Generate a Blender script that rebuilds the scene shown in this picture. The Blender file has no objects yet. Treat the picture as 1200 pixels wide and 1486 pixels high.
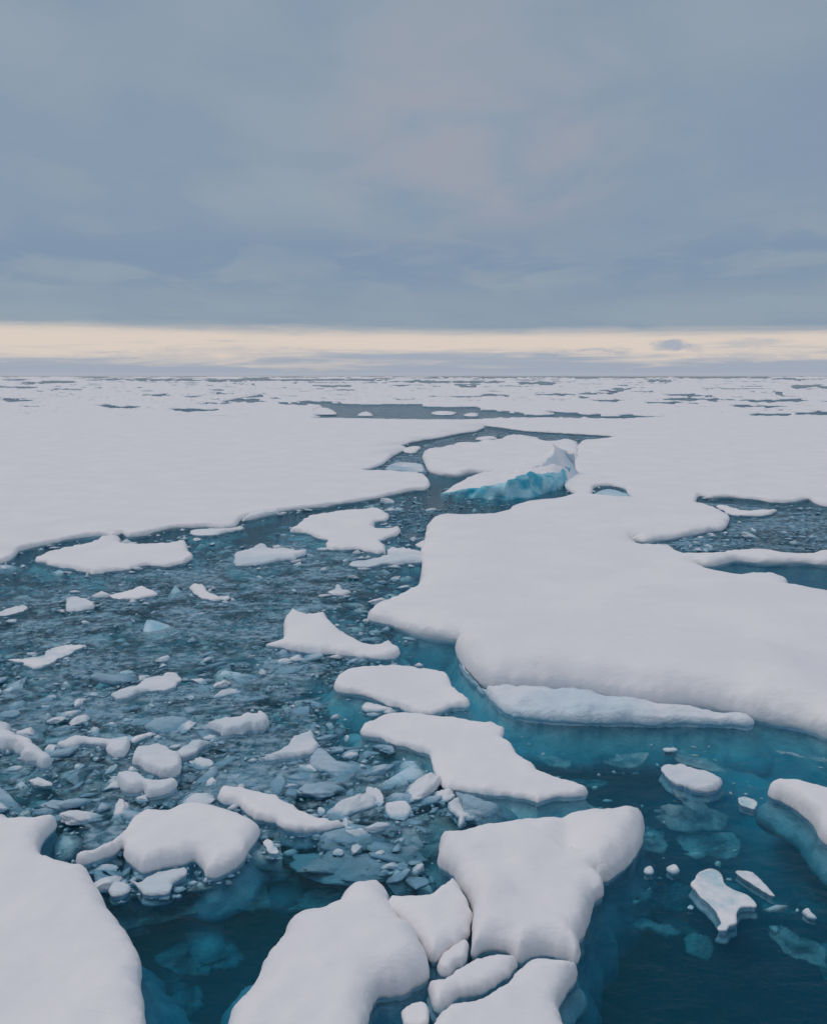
import bpy, bmesh, math, random
import numpy as np
from mathutils import Vector, Matrix
from mathutils.geometry import delaunay_2d_cdt

# ------------------------------------------------------------------ camera
SC = bpy.context.scene
COL = SC.collection
H, F, HZ = 9.0, 1287.0, 545.0            # eye height (m), focal length (px of a 1200x1486 frame), horizon row
TH = math.atan((743.0 - HZ) / F)
cam = bpy.data.cameras.new('camera')
cam.sensor_fit = 'VERTICAL'; cam.sensor_height = 24.0; cam.lens = 24.0 * F / 1486.0
cam.clip_start = 0.1; cam.clip_end = 60000
co = bpy.data.objects.new('camera', cam); COL.objects.link(co)
co.location = (0, 0, H); co.rotation_euler = (math.pi / 2 - TH, 0, 0)
SC.camera = co

# ------------------------------------------------------------------ sky and sun
SUN_EL, SUN_AZ = math.radians(62), math.radians(-70)      # azimuth from +Y (ahead) towards +X
w = bpy.data.worlds.new('World'); SC.world = w; w.use_nodes = True
def N(nt, t, **kw):
    n = nt.nodes.new(t)
    for k, v in kw.items():
        if k.startswith('_'): setattr(n, k[1:], v)
        else: n.inputs[k.replace('_', ' ')].default_value = v
    return n
def L(nt, a, b): nt.links.new(a, b)
def math_n(nt, op, a, b=None, c=None, clamp=False):
    n = nt.nodes.new('ShaderNodeMath'); n.operation = op; n.use_clamp = clamp
    for i, v in enumerate((a, b, c)):
        if v is None: continue
        if hasattr(v, 'links'): nt.links.new(v, n.inputs[i])
        else: n.inputs[i].default_value = v
    return n.outputs[0]
def ramp_n(nt, fac, lo, hi, to0=0.0, to1=1.0, kind='SMOOTHSTEP'):
    n = nt.nodes.new('ShaderNodeMapRange'); n.interpolation_type = kind
    nt.links.new(fac, n.inputs[0])
    for i, v in enumerate((lo, hi, to0, to1)):
        if hasattr(v, 'links'): nt.links.new(v, n.inputs[i + 1])
        else: n.inputs[i + 1].default_value = v
    return n.outputs[0]
def mix_n(nt, fac, a, b):
    n = nt.nodes.new('ShaderNodeMix'); n.data_type = 'RGBA'
    for i, v in ((0, fac), (6, a), (7, b)):
        if hasattr(v, 'links'): nt.links.new(v, n.inputs[i])
        else: n.inputs[i].default_value = v if i == 0 else (*v, 1)
    return n.outputs[2]
def scale_n(nt, vec, s):
    n = nt.nodes.new('ShaderNodeVectorMath'); n.operation = 'MULTIPLY'
    nt.links.new(vec, n.inputs[0]); n.inputs[1].default_value = s
    return n.outputs[0]
def noise_n(nt, vec, scale, detail=4, rough=0.5, dist=0.0):
    n = N(nt, 'ShaderNodeTexNoise', Scale=scale, Detail=detail, Roughness=rough, Distortion=dist)
    nt.links.new(vec, n.inputs['Vector'])
    return n.outputs['Fac']

def ray(px, py):
    a = (np.asarray(px, float) - 600) / F; b = (743 - np.asarray(py, float)) / F
    return a, np.cos(TH) + b * np.sin(TH), -np.sin(TH) + b * np.cos(TH)
wt = w.node_tree; wt.nodes.clear()
out = wt.nodes.new('ShaderNodeOutputWorld')
sky = wt.nodes.new('ShaderNodeTexSky'); sky.sky_type = 'NISHITA'; sky.sun_disc = False
sky.sun_elevation = SUN_EL; sky.sun_rotation = SUN_AZ
bg1 = N(wt, 'ShaderNodeBackground', Strength=0.1); L(wt, sky.outputs[0], bg1.inputs[0])
tc = wt.nodes.new('ShaderNodeTexCoord'); D = tc.outputs['Generated']
sep = wt.nodes.new('ShaderNodeSeparateXYZ'); L(wt, D, sep.inputs[0])
dz = sep.outputs[2]
# the cloud deck, seen in perspective as a layer overhead
zz = math_n(wt, 'MAXIMUM', math_n(wt, 'ADD', dz, 0.10), 0.04)
u = math_n(wt, 'DIVIDE', sep.outputs[0], zz); v = math_n(wt, 'DIVIDE', sep.outputs[1], zz)
cmb = wt.nodes.new('ShaderNodeCombineXYZ'); L(wt, u, cmb.inputs[0]); L(wt, v, cmb.inputs[1])
n1 = noise_n(wt, scale_n(wt, cmb.outputs[0], (1.0, 0.75, 1)), 0.75, 5, 0.5, 0.5)
n2 = noise_n(wt, scale_n(wt, cmb.outputs[0], (1.0, 0.8, 1)), 1.9, 6, 0.5, 0.6)
n3 = noise_n(wt, scale_n(wt, cmb.outputs[0], (0.7, 1.0, 3)), 0.33, 3, 0.5)
m12 = math_n(wt, 'ADD', math_n(wt, 'MULTIPLY', n1, 0.7), math_n(wt, 'MULTIPLY', n2, 0.3))
deck = mix_n(wt, ramp_n(wt, m12, 0.38, 0.62), (0.232, 0.310, 0.412), (0.292, 0.358, 0.425))
# a faint warm thinning of the deck low ahead
wm = wt.nodes.new('ShaderNodeVectorMath'); wm.operation = 'DOT_PRODUCT'
L(wt, D, wm.inputs[0]); _d = Vector((0.07, 1.05, 0.254)).normalized(); wm.inputs[1].default_value = _d
warm = math_n(wt, 'MULTIPLY', ramp_n(wt, wm.outputs['Value'], 0.980, 1.0), ramp_n(wt, n2, 0.30, 0.62))
deck = mix_n(wt, math_n(wt, 'MULTIPLY', warm, 0.55), deck, (0.37, 0.36, 0.41))
# low band of clear warm light with thin streaks of far cloud
stv = scale_n(wt, D, (3.2, 3.2, 70.0))
s1 = noise_n(wt, stv, 1.0, 5, 0.55, 0.4)
stv2 = scale_n(wt, D, (9.0, 9.0, 120.0))
s2 = noise_n(wt, stv2, 1.0, 6, 0.66, 0.9)
low = ramp_n(wt, dz, 0.003, 0.042, 0.26, -0.12, 'LINEAR')
sm = ramp_n(wt, math_n(wt, 'ADD', math_n(wt, 'ADD', math_n(wt, 'MULTIPLY', s1, 0.55), math_n(wt, 'MULTIPLY', s2, 0.45)), low), 0.48, 0.70)
xy = math_n(wt, 'DIVIDE', sep.outputs[0], math_n(wt, 'MAXIMUM', sep.outputs[1], 0.05))
s4 = noise_n(wt, scale_n(wt, D, (26.0, 26.0, 95.0)), 1.0, 5, 0.6, 0.8)
wav = math_n(wt, 'MULTIPLY', math_n(wt, 'SUBTRACT', math_n(wt, 'ADD', math_n(wt, 'MULTIPLY', s2, .35), math_n(wt, 'MULTIPLY', s4, .65)), 0.5), 7.0)
for (bx, by, bw_, bh_, st_) in ((968, 501, 34, 8, .9), (878, 511, 60, 9, .8), (1010, 506, 18, 5, .4), (640, 527, 190, 11, .8), (330, 512, 170, 9, .35), (1150, 523, 190, 11, .6), (1090, 497, 60, 8, .5), (240, 521, 200, 9, .45), (60, 524, 150, 10, .5)):
    a_, y_, z_ = ray(bx, by); ln_ = math.sqrt(a_ * a_ + y_ * y_ + z_ * z_)
    ex = math_n(wt, 'DIVIDE', math_n(wt, 'SUBTRACT', xy, float(a_ / y_)), bw_ / F); ez = math_n(wt, 'DIVIDE', math_n(wt, 'SUBTRACT', dz, float(z_ / ln_)), bh_ / F)
    rr = math_n(wt, 'ADD', math_n(wt, 'ADD', math_n(wt, 'MULTIPLY', ex, ex), math_n(wt, 'MULTIPLY', ez, ez)), wav)
    fwd = math_n(wt, 'GREATER_THAN', sep.outputs[1], 0.0)
    sm = math_n(wt, 'MAXIMUM', sm, math_n(wt, 'MULTIPLY', math_n(wt, 'MULTIPLY', ramp_n(wt, rr, 1.3, -0.3), st_), fwd))
band = mix_n(wt, sm, (0.700, 0.610, 0.545), (0.350, 0.400, 0.485))
band = mix_n(wt, ramp_n(wt, dz, 0.0, 0.006, 0.55, 0.0), band, (0.42, 0.46, 0.54))
edge = math_n(wt, 'ADD', dz, math_n(wt, 'MULTIPLY', math_n(wt, 'SUBTRACT', math_n(wt, 'ADD', math_n(wt, 'MULTIPLY', s1, .6), math_n(wt, 'MULTIPLY', s2, .4)), 0.5), 0.022))
edge = math_n(wt, 'ADD', edge, math_n(wt, 'MULTIPLY', sep.outputs[0], 0.008)); dm = ramp_n(wt, edge, 0.0400, 0.0560)
deck = mix_n(wt, math_n(wt, 'MULTIPLY', math_n(wt, 'MULTIPLY', ramp_n(wt, dz, 0.06, 0.11), ramp_n(wt, dz, 0.19, 0.12)), ramp_n(wt, n2, .38, .58)), deck, (0.205, 0.290, 0.405))
# broad clear-to-grey lightening just over the deck's base, and a gently lighter zenith
deck = mix_n(wt, ramp_n(wt, dz, 0.05, 0.16, 0.35, 0.0), deck, (0.245, 0.325, 0.410))
deck = mix_n(wt, ramp_n(wt, dz, 0.35, 1.0, 0.0, 0.75), deck, (0.56, 0.59, 0.63))
skyc = mix_n(wt, dm, band, deck)
below = mix_n(wt, ramp_n(wt, dz, -0.02, 0.0), (0.05, 0.08, 0.11), skyc)
bg2 = N(wt, 'ShaderNodeBackground', Strength=1.0); L(wt, below, bg2.inputs[0])
mx = wt.nodes.new('ShaderNodeMixShader'); mx.inputs[0].default_value = 0.96
L(wt, bg1.outputs[0], mx.inputs[1]); L(wt, bg2.outputs[0], mx.inputs[2]); L(wt, mx.outputs[0], out.inputs['Surface'])

sl = bpy.data.lights.new('sun', 'SUN'); sl.energy = 0.75; sl.angle = math.radians(28); sl.color = (1.0, 0.86, 0.76)
so = bpy.data.objects.new('sun', sl); COL.objects.link(so)
sd = Vector((math.sin(SUN_AZ) * math.cos(SUN_EL), math.cos(SUN_AZ) * math.cos(SUN_EL), math.sin(SUN_EL)))
so.rotation_euler = (-sd).to_track_quat('-Z', 'Y').to_euler()

vs = SC.view_settings; vs.view_transform = 'Standard'; vs.look = 'None'; vs.exposure = 0.0; vs.gamma = 1.0
vs.use_curve_mapping = False
cy = SC.cycles
cy.max_bounces = 8; cy.diffuse_bounces = 3; cy.glossy_bounces = 3; cy.transparent_max_bounces = 12; cy.volume_bounces = 1
cy.use_denoising = True; cy.caustics_reflective = False; cy.caustics_refractive = False

# ------------------------------------------------------------------ helpers
rng = np.random.default_rng(7); random.seed(7)
def P(px, py, z=0.0):
    """the point of the height-z plane seen at a pixel of the photograph"""
    a, y, dz_ = ray(px, py); t = (z - H) / dz_
    return np.stack([a * t, y * t], -1)
def mpp(x, y): return np.hypot(y, H) / F            # metres per pixel at a ground point

def _h(ix, iy, iz, s):
    n = (ix * 73856093) ^ (iy * 19349663) ^ (iz * 83492791) ^ (s * 2654435761)
    n = (n ^ (n >> 13)) * 1274126177; n = n & 0x7fffffff; n = (n ^ (n >> 16))
    return (n & 0xffff) / 65535.0 * 2 - 1
def vn(x, y, z=0.0, s=1):
    """value noise, -1..1"""
    x = np.asarray(x, float); y = np.asarray(y, float) + x * 0; z = np.asarray(z, float) + x * 0
    i, j, k = np.floor(x).astype(np.int64), np.floor(y).astype(np.int64), np.floor(z).astype(np.int64)
    u_, v_, w_ = x - i, y - j, z - k
    u_, v_, w_ = [t * t * t * (t * (t * 6 - 15) + 10) for t in (u_, v_, w_)]
    r = 0
    for a in (0, 1):
        for b in (0, 1):
            for c in (0, 1):
                r = r + _h(i + a, j + b, k + c, s) * (u_ if a else 1 - u_) * (v_ if b else 1 - v_) * (w_ if c else 1 - w_)
    return r
def fbm(x, y, z=0.0, o=4, s=1, g=0.5):
    r, a, f, t = 0, 1.0, 1.0, 0
    for q in range(o):
        r = r + a * vn(x * f, y * f, np.asarray(z) * f, s + q); t += a; a *= g; f *= 2.03
    return r / t

def mesh_obj(name, verts, faces, mats, parent=None, smooth=True, mi=None):
    me = bpy.data.meshes.new(name)
    me.from_pydata([tuple(map(float, v)) for v in verts], [], [tuple(int(i) for i in f) for f in faces])
    for m in (mats if isinstance(mats, (list, tuple)) else [mats]): me.materials.append(m)
    if smooth: me.polygons.foreach_set('use_smooth', [True] * len(me.polygons))
    if mi is not None: me.polygons.foreach_set('material_index', mi)
    me.update()
    o = bpy.data.objects.new(name, me); COL.objects.link(o)
    if parent: o.parent = parent
    return o
def tag(o, label=None, cat=None, group=None, kind=None):
    if label: o['label'] = label
    if cat: o['category'] = cat
    if group: o['group'] = group
    if kind: o['kind'] = kind
    return o
def empty(name, loc):
    o = bpy.data.objects.new(name, None); COL.objects.link(o); o.location = loc; o.empty_display_size = 0.2
    return o

# ------------------------------------------------------------------ materials
def new_mat(name):
    m = bpy.data.materials.new(name); m.use_nodes = True; nt = m.node_tree; nt.nodes.clear()
    o = nt.nodes.new('ShaderNodeOutputMaterial'); return m, nt, o
def world_pos(nt):
    g = nt.nodes.new('ShaderNodeNewGeometry'); s = nt.nodes.new('ShaderNodeSeparateXYZ'); L(nt, g.outputs['Position'], s.inputs[0])
    return g.outputs['Position'], s
def _noop(): pass
def make_snow(name, lo, hi, ice, ice_z=0.08, bump=0.25):
    m, nt, o = new_mat(name); pos, s = world_pos(nt)
    nbig = noise_n(nt, pos, 0.35, 4, 0.55); nmid = noise_n(nt, pos, 5.0, 5, 0.6); nfine = noise_n(nt, pos, 38.0, 4, 0.6)
    c = mix_n(nt, ramp_n(nt, nbig, 0.35, 0.65), lo, hi)
    wob = math_n(nt, 'MULTIPLY', math_n(nt, 'SUBTRACT', nmid, 0.5), 0.12)
    zf = ramp_n(nt, math_n(nt, 'ADD', s.outputs[2], wob), ice_z * 0.25, ice_z * 1.7)
    c = mix_n(nt, zf, ice, c)
    p = N(nt, 'ShaderNodeBsdfPrincipled', Roughness=0.62, IOR=1.31)
    p.inputs['Specular IOR Level'].default_value = 0.5
    L(nt, c, p.inputs['Base Color']); L(nt, ramp_n(nt, zf, 0, 1, 0.28, 0.70), p.inputs['Roughness'])
    sas = noise_n(nt, scale_n(nt, pos, (0.7, 2.6, 1)), 1.5, 5, 0.6, 0.8)
    hh = math_n(nt, 'ADD', math_n(nt, 'ADD', math_n(nt, 'MULTIPLY', nmid, 0.05), math_n(nt, 'MULTIPLY', nfine, 0.012)), math_n(nt, 'MULTIPLY', sas, 0.16))
    b = N(nt, 'ShaderNodeBump', Strength=bump, Distance=1.0); L(nt, hh, b.inputs['Height']); L(nt, b.outputs[0], p.inputs['Normal'])
    L(nt, p.outputs[0], o.inputs['Surface']); return m
M_SNOW = make_snow('snow', (0.83, 0.81, 0.84), (0.88, 0.855, 0.875), (0.30, 0.56, 0.66))
M_WET = make_snow('wet_snow', (0.62, 0.70, 0.77), (0.80, 0.81, 0.85), (0.24, 0.45, 0.58), 0.05, 0.5)
M_SLUSH = make_snow('grey_ice', (0.24, 0.42, 0.54), (0.46, 0.60, 0.71), (0.18, 0.38, 0.52), 0.06, 0.8)
def make_ice(name, a, b, rough=0.3, sc=1.3, bs=0.6):
    m, nt, o = new_mat(name); pos, s = world_pos(nt)
    n_a = noise_n(nt, scale_n(nt, pos, (1, 1, 1.6)), sc, 6, 0.5, 0.5); n_b = noise_n(nt, pos, 9.0, 5, 0.6)
    c = mix_n(nt, ramp_n(nt, n_a, 0.36, 0.62), a, b)
    p = N(nt, 'ShaderNodeBsdfPrincipled', Roughness=rough, IOR=1.31); L(nt, c, p.inputs['Base Color'])
    hh = math_n(nt, 'ADD', math_n(nt, 'MULTIPLY', n_a, 0.12), math_n(nt, 'MULTIPLY', n_b, 0.05))
    bb = N(nt, 'ShaderNodeBump', Strength=bs, Distance=1.0); L(nt, hh, bb.inputs['Height']); L(nt, bb.outputs[0], p.inputs['Normal'])
    L(nt, p.outputs[0], o.inputs['Surface']); return m
M_ICE = make_ice('submerged_ice', (0.30, 0.56, 0.70), (0.56, 0.74, 0.85))
def make_thin(name, a, b, lo, hi):
    m = make_ice(name, a, b, 0.35); nt = m.node_tree
    o = [n for n in nt.nodes if n.type == 'OUTPUT_MATERIAL'][0]; p = [n for n in nt.nodes if n.type == 'BSDF_PRINCIPLED'][0]
    pos, s = world_pos(nt); f = noise_n(nt, pos, 2.2, 5, 0.62, 0.5)
    t = nt.nodes.new('ShaderNodeBsdfTransparent'); x = nt.nodes.new('ShaderNodeMixShader')
    L(nt, ramp_n(nt, f, 0.32, 0.66, lo, hi), x.inputs[0]); L(nt, t.outputs[0], x.inputs[1]); L(nt, p.outputs[0], x.inputs[2]); L(nt, x.outputs[0], o.inputs['Surface']); return m
M_THIN = make_thin('translucent_ice', (0.28, 0.54, 0.68), (0.54, 0.73, 0.84), 0.03, 0.50)
M_DEEP = make_ice('deep_ice', (0.14, 0.38, 0.54), (0.30, 0.54, 0.70))
M_BLUE = make_ice('turquoise_ice', (0.03, 0.46, 0.64), (0.42, 0.74, 0.86), 0.3, 0.75, 0.5)
M_LEDGE = make_snow('ice_ledge', (0.66, 0.76, 0.84), (0.84, 0.84, 0.88), (0.32, 0.58, 0.72), 0.16, 0.6)

# water: clear, absorbing, with a faint back-scatter; the surface reflects by Fresnel
m, nt, o = new_mat('sea_water'); M_WATER = m
pos, s = world_pos(nt)
w1 = noise_n(nt, scale_n(nt, pos, (1.0, 1.4, 1)), 1.1, 3, 0.5, 0.4)
w2 = noise_n(nt, scale_n(nt, pos, (1.0, 1.8, 1)), 6.0, 4, 0.55, 0.3)
hh = math_n(nt, 'ADD', math_n(nt, 'MULTIPLY', w1, 0.12), math_n(nt, 'MULTIPLY', w2, 0.026))
bp = N(nt, 'ShaderNodeBump', Strength=1.0, Distance=1.0); L(nt, hh, bp.inputs['Height'])
fr = N(nt, 'ShaderNodeFresnel', IOR=1.165); L(nt, bp.outputs[0], fr.inputs['Normal'])
gl = N(nt, 'ShaderNodeBsdfGlossy', Roughness=0.06); L(nt, bp.outputs[0], gl.inputs['Normal'])
tr = nt.nodes.new('ShaderNodeBsdfTransparent')
mxs = nt.nodes.new('ShaderNodeMixShader'); L(nt, fr.outputs[0], mxs.inputs[0]); L(nt, tr.outputs[0], mxs.inputs[1]); L(nt, gl.outputs[0], mxs.inputs[2])
L(nt, mxs.outputs[0], o.inputs['Surface'])
va = N(nt, 'ShaderNodeVolumeAbsorption', Density=1.3); va.inputs['Color'].default_value = (1 - 0.99, 1 - 0.245, 1 - 0.15, 1)
vsn = N(nt, 'ShaderNodeVolumeScatter', Density=0.18, Anisotropy=0.0); vsn.inputs['Color'].default_value = (0.10, 0.76, 1.0, 1)
ad = nt.nodes.new('ShaderNodeAddShader'); L(nt, va.outputs[0], ad.inputs[0]); L(nt, vsn.outputs[0], ad.inputs[1])
L(nt, ad.outputs[0], o.inputs['Volume'])
m, nt, o = new_mat('deep_sea'); M_BED = m
d = N(nt, 'ShaderNodeBsdfDiffuse'); d.inputs[0].default_value = (0.01, 0.035, 0.05, 1); L(nt, d.outputs[0], o.inputs['Surface'])

# ------------------------------------------------------------------ the sea
R_ = 40000.0; B_ = -14.0
vv = [(x, y, z) for z in (0.0, B_) for x, y in ((-R_, -200), (R_, -200), (R_, R_), (-R_, R_))]
ff = [(0, 1, 2, 3), (7, 6, 5, 4), (0, 4, 5, 1), (1, 5, 6, 2), (2, 6, 7, 3), (3, 7, 4, 0)]
tag(mesh_obj('water', vv, ff, M_WATER, smooth=False), 'dark blue-green sea water between the floes', kind='structure')
tag(mesh_obj('seabed', [(-R_ * .9, -150, B_ + 1), (R_ * .9, -150, B_ + 1), (R_ * .9, R_ * .9, B_ + 1), (-R_ * .9, R_ * .9, B_ + 1)], [(0, 1, 2, 3)], M_BED, smooth=False),
    'dark depth under the sea', kind='structure')

# ------------------------------------------------------------------ floes
POLYS = []          # outlines in photo pixels, kept to keep loose brash off the floes
def resample(p, step):
    p = np.array(p, float); q = np.vstack([p[-1:], p, p[:2]]); out_ = []
    for i in range(1, len(p) + 1):
        a, b, c, d_ = q[i - 1], q[i], q[i + 1], q[i + 2]
        n = max(1, int(np.linalg.norm(c - b) / step))
        for t in np.arange(n) / n:
            out_.append(0.5 * ((2 * b) + (c - a) * t + (2 * a - 5 * b + 4 * c - d_) * t * t + (3 * b - a - 3 * c + d_) * t ** 3))
    return np.array(out_)
def signed_area(p): return 0.5 * np.sum(p[:, 0] * np.roll(p[:, 1], -1) - np.roll(p[:, 0], -1) * p[:, 1])
def normals(p, k=1):
    t = np.roll(p, -k, 0) - np.roll(p, k, 0)
    n = np.stack([t[:, 1], -t[:, 0]], -1); n /= (np.linalg.norm(n, axis=1)[:, None] + 1e-9)
    return n                                             # outward for counter-clockwise
def inside(pts, poly):
    x, y = pts[:, 0], pts[:, 1]; r = np.zeros(len(pts), bool)
    x0, y0 = poly[:, 0], poly[:, 1]; x1, y1 = np.roll(x0, -1), np.roll(y0, -1)
    for a, b, c, d_ in zip(x0, y0, x1, y1):
        k = (b > y) != (d_ > y)
        if not k.any(): continue
        r ^= k & (x < (c - a) * (y - b) / (d_ - b + 1e-30) + a)
    return r
def dist(pts, poly):
    a = poly; b = np.roll(poly, -1, 0); e = b - a; l2 = (e ** 2).sum(1) + 1e-12; res = np.empty(len(pts))
    for i in range(0, len(pts), 2000):
        p = pts[i:i + 2000, None, :] - a[None]
        t = np.clip((p * e[None]).sum(2) / l2[None], 0, 1)
        res[i:i + 2000] = np.sqrt(((p - t[..., None] * e[None]) ** 2).sum(2).min(1))
    return res
def floe(name, label, outline, h=0.5, zedge=0.12, rw=0.6, depth=1.2, flare=0.5, rough=1.0, und=0.06, cat='ice floe',
         group=None, mat=None, base=None, hfun=None, step=4.0, fine=1.0, lump=0.045, grid=10.0, rimf=0.62, grow=0.0, seed=None, parts=None):
    """snow-topped slab: pillow-rounded cap over a submerged ice base"""
    mat = mat or M_SNOW; base = base or M_ICE; seed = seed if seed is not None else abs(hash_name(label)) % 997
    px = resample(outline, step)
    if signed_area(px) > 0: px = px[::-1]                # px y runs down: this makes the world outline counter-clockwise
    POLYS.append(px)
    nn = normals(px, 2); up = np.clip(nn[:, 1] if False else -(nn[:, 1]) * -1, -1, 1)
    # outward normal in px: figure the sign by testing
    test = px + nn * 1.0
    if inside(test, px).mean() > 0.5: nn = -nn
    up = np.clip(-nn[:, 1], 0, 1)
    kk = max(3, min(9, len(up) // 22))
    up = np.convolve(np.concatenate([up[-kk:], up, up[:kk]]), np.ones(2 * kk + 1) / (2 * kk + 1), 'valid')
    zrim = up * h * rimf + (1 - up) * 0.02
    wp = P(px[:, 0], px[:, 1], zrim)
    if signed_area(wp) < 0: wp = wp[::-1]; px = px[::-1]
    m_ = mpp(wp[:, 0], wp[:, 1])
    wn = normals(wp, 2)
    # ragged edge: a few pixels, never more than a hand or two
    amp = np.minimum(m_ * 3.2, 0.30) * rough
    sc_ = 1.0 / np.maximum(m_ * 11, 0.10)
    nz = fbm(wp[:, 0] * sc_, wp[:, 1] * sc_, seed, 4, seed, 0.72)
    wp = wp + wn * (nz * amp + grow * m_)[:, None]
    wn = normals(wp, 3)
    s_ = np.maximum(m_ * 2.6, 0.025) * fine
    pts = [wp]; 
    rw = rw * .72; prof_w = rw
    for k in (1, 2, 3.3, 5, 7.5, 11, 16, 24):
        off = s_ * k; ok = off < prof_w * 1.6
        if not ok.any(): break
        sel = ok if k < 3 else ok & (np.arange(len(wp)) % (2 if k < 11 else 4) == 0)
        q = wp[sel] - wn[sel] * off[sel][:, None]
        if not len(q): continue
        q = q[inside(q, wp)]
        if len(q):
            dq = dist(q, wp); lo = np.maximum(mpp(q[:, 0], q[:, 1]) * 2.6, 0.025) * fine * k * 0.75
            pts.append(q[dq > lo])
    x0, y0 = px.min(0); x1, y1 = px.max(0)
    gy = np.arange(y0, y1, grid * 0.6); gx = np.arange(x0, x1, grid)
    X, Y = np.meshgrid(gx, gy); X = X + (rng.random(X.shape) - .5) * grid * .7; Y = Y + (rng.random(Y.shape) - .5) * grid * .4
    q = P(X.ravel(), np.maximum(Y.ravel(), HZ + 1.0), h); q = q[inside(q, wp)]
    if len(q):
        dq = dist(q, wp); ring = np.minimum(prof_w, mpp(q[:, 0], q[:, 1]) * 2.6 * 20)
        q = q[dq > np.maximum(mpp(q[:, 0], q[:, 1]) * 3, np.minimum(ring, .35 * prof_w))]
        pts.append(q)
    allp = np.vstack(pts); nb = len(wp)
    # CDT in coordinates scaled to sane size
    cen = wp.mean(0)
    vin = [Vector((float(a), float(b))) for a, b in allp - cen]
    res = delaunay_2d_cdt(vin, [], [list(range(nb))], 1, 1e-5)
    V = np.array([(a.x, a.y) for a in res[0]]) + cen; T = [f for f in res[2]]
    dd = dist(V, wp)
    rv = prof_w * (1 + .55 * fbm(V[:, 0] * .7 / max(.4, prof_w), V[:, 1] * .7 / max(.4, prof_w), 0, 3, seed + 31))
    t = np.clip(dd / rv, 0, 1); prof = np.sqrt(np.clip(1 - (1 - t) ** 2, 0, 1))
    ht = np.full(len(V), float(h))
    if hfun is not None: ht = hfun(V)
    ze = np.minimum(zedge * (1 + .7 * fbm(V[:, 0] * 1.3, V[:, 1] * 1.3, 0, 3, seed + 33)), ht * 0.8)
    z = ze + (ht - ze) * prof
    z += und * fbm(V[:, 0] * .22 / max(.3, min(prof_w, 2)), V[:, 1] * .22 / max(.3, min(prof_w, 2)), seed, 3, seed + 5) * prof * 1.6
    z += lump * fbm(V[:, 0] * 1.5, V[:, 1] * 1.5, 0, 4, seed + 9, .55) * np.clip(t * 4, 0, 1)
    jz = np.minimum(m_.mean() * 1.5, 0.05)
    z += jz * vn(V[:, 0] * 6, V[:, 1] * 6, 0, seed + 2) * np.clip(1 - t, 0, 1) * np.clip(dd / .05, 0, 1)
    root = empty(name, (cen[0], cen[1], 0))
    off0 = np.array([cen[0], cen[1], 0])
    cap_v = np.column_stack([V, z]) - off0
    # wall of the cap down to just over the water
    i0 = list(range(nb)); mp = {}
    orig = res[3]
    for vi, l in enumerate(orig):
        for a in l:
            if a < nb: mp[a] = vi
    ring0 = [mp.get(i, None) for i in range(nb)]
    keep = [i for i in range(nb) if ring0[i] is not None]
    ring0 = [ring0[i] for i in keep]; n0 = len(keep); bw = wp[keep]; bn = normals(bw, 4); zb = z[ring0]
    nzw = fbm(bw[:, 0] * 3, bw[:, 1] * 3, 3.3, 3, seed + 11)
    cut = np.minimum(0.05, m_[keep] * 1.5)
    zlow = np.minimum(0.06, zb * 0.5)
    w1_ = np.column_stack([bw + bn * (cut * .4 * nzw)[:, None], zb * .55 + zlow * .45])
    w2_ = np.column_stack([bw - bn * (cut * (1 + .5 * nzw))[:, None], zlow])
    vcount = len(cap_v)
    cap_all = np.vstack([cap_v, w1_ - off0, w2_ - off0])
    F_ = [tuple(f) for f in T]
    a1 = list(range(vcount, vcount + n0)); a2 = list(range(vcount + n0, vcount + 2 * n0))
    for i in range(n0):
        j = (i + 1) % n0
        F_.append((ring0[j], ring0[i], a1[i], a1[j])); F_.append((a1[j], a1[i], a2[i], a2[j]))
    mesh_obj('snow_cap', cap_all, F_, mat, root)
    # submerged ice base
    ext = float(np.sqrt(abs(signed_area(wp)))); small = min(1.0, max(0.0, (ext - 1.0) / 2.5)); flare = min(flare, ext * (.05 + .17 * small)); depth = min(depth, ext * (.07 + .38 * small) + .05)
    fl = flare * (1 + .7 * fbm(bw[:, 0] * .9, bw[:, 1] * .9, 1.7, 3, seed + 13))
    rings = [w2_]
    for (o_, zf, na) in ((-.02, .01, .02), (.0, .06, .04), (.04, .13, .08), (.12, .22, .12), (.28, .33, .2), (.5, .45, .25), (.75, .58, .3), (.95, .72, .3), (1.0, .88, .3), (.7, 1.05, .3)):
        zz_ = -.02 - zf * depth
        nn_ = fbm(bw[:, 0] * 2.6, bw[:, 1] * 2.6, zz_ * 3.5, 4, seed + 17, .6)
        rings.append(np.column_stack([bw + bn * (o_ * fl - cut + na * min(.5, ext * .12) * nn_)[:, None], zz_ + na * .35 * min(1, depth) * nn_]))
    cb = bw.mean(0); rings.append(np.column_stack([cb + (bw - cb) * .75, np.full(n0, -depth * 1.3)]))
    BV = np.vstack(rings) - off0; BF = []
    for r_ in range(len(rings) - 1):
        for i in range(n0):
            j = (i + 1) % n0; BF.append((r_ * n0 + j, r_ * n0 + i, (r_ + 1) * n0 + i, (r_ + 1) * n0 + j))
    mesh_obj('submerged_base', BV, BF, base, root)
    tag(root, label, cat, group, 'thing')
    return root
def hash_name(s_):
    r = 7
    for ch in s_: r = (r * 31 + ord(ch)) & 0xffffff
    return r

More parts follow.
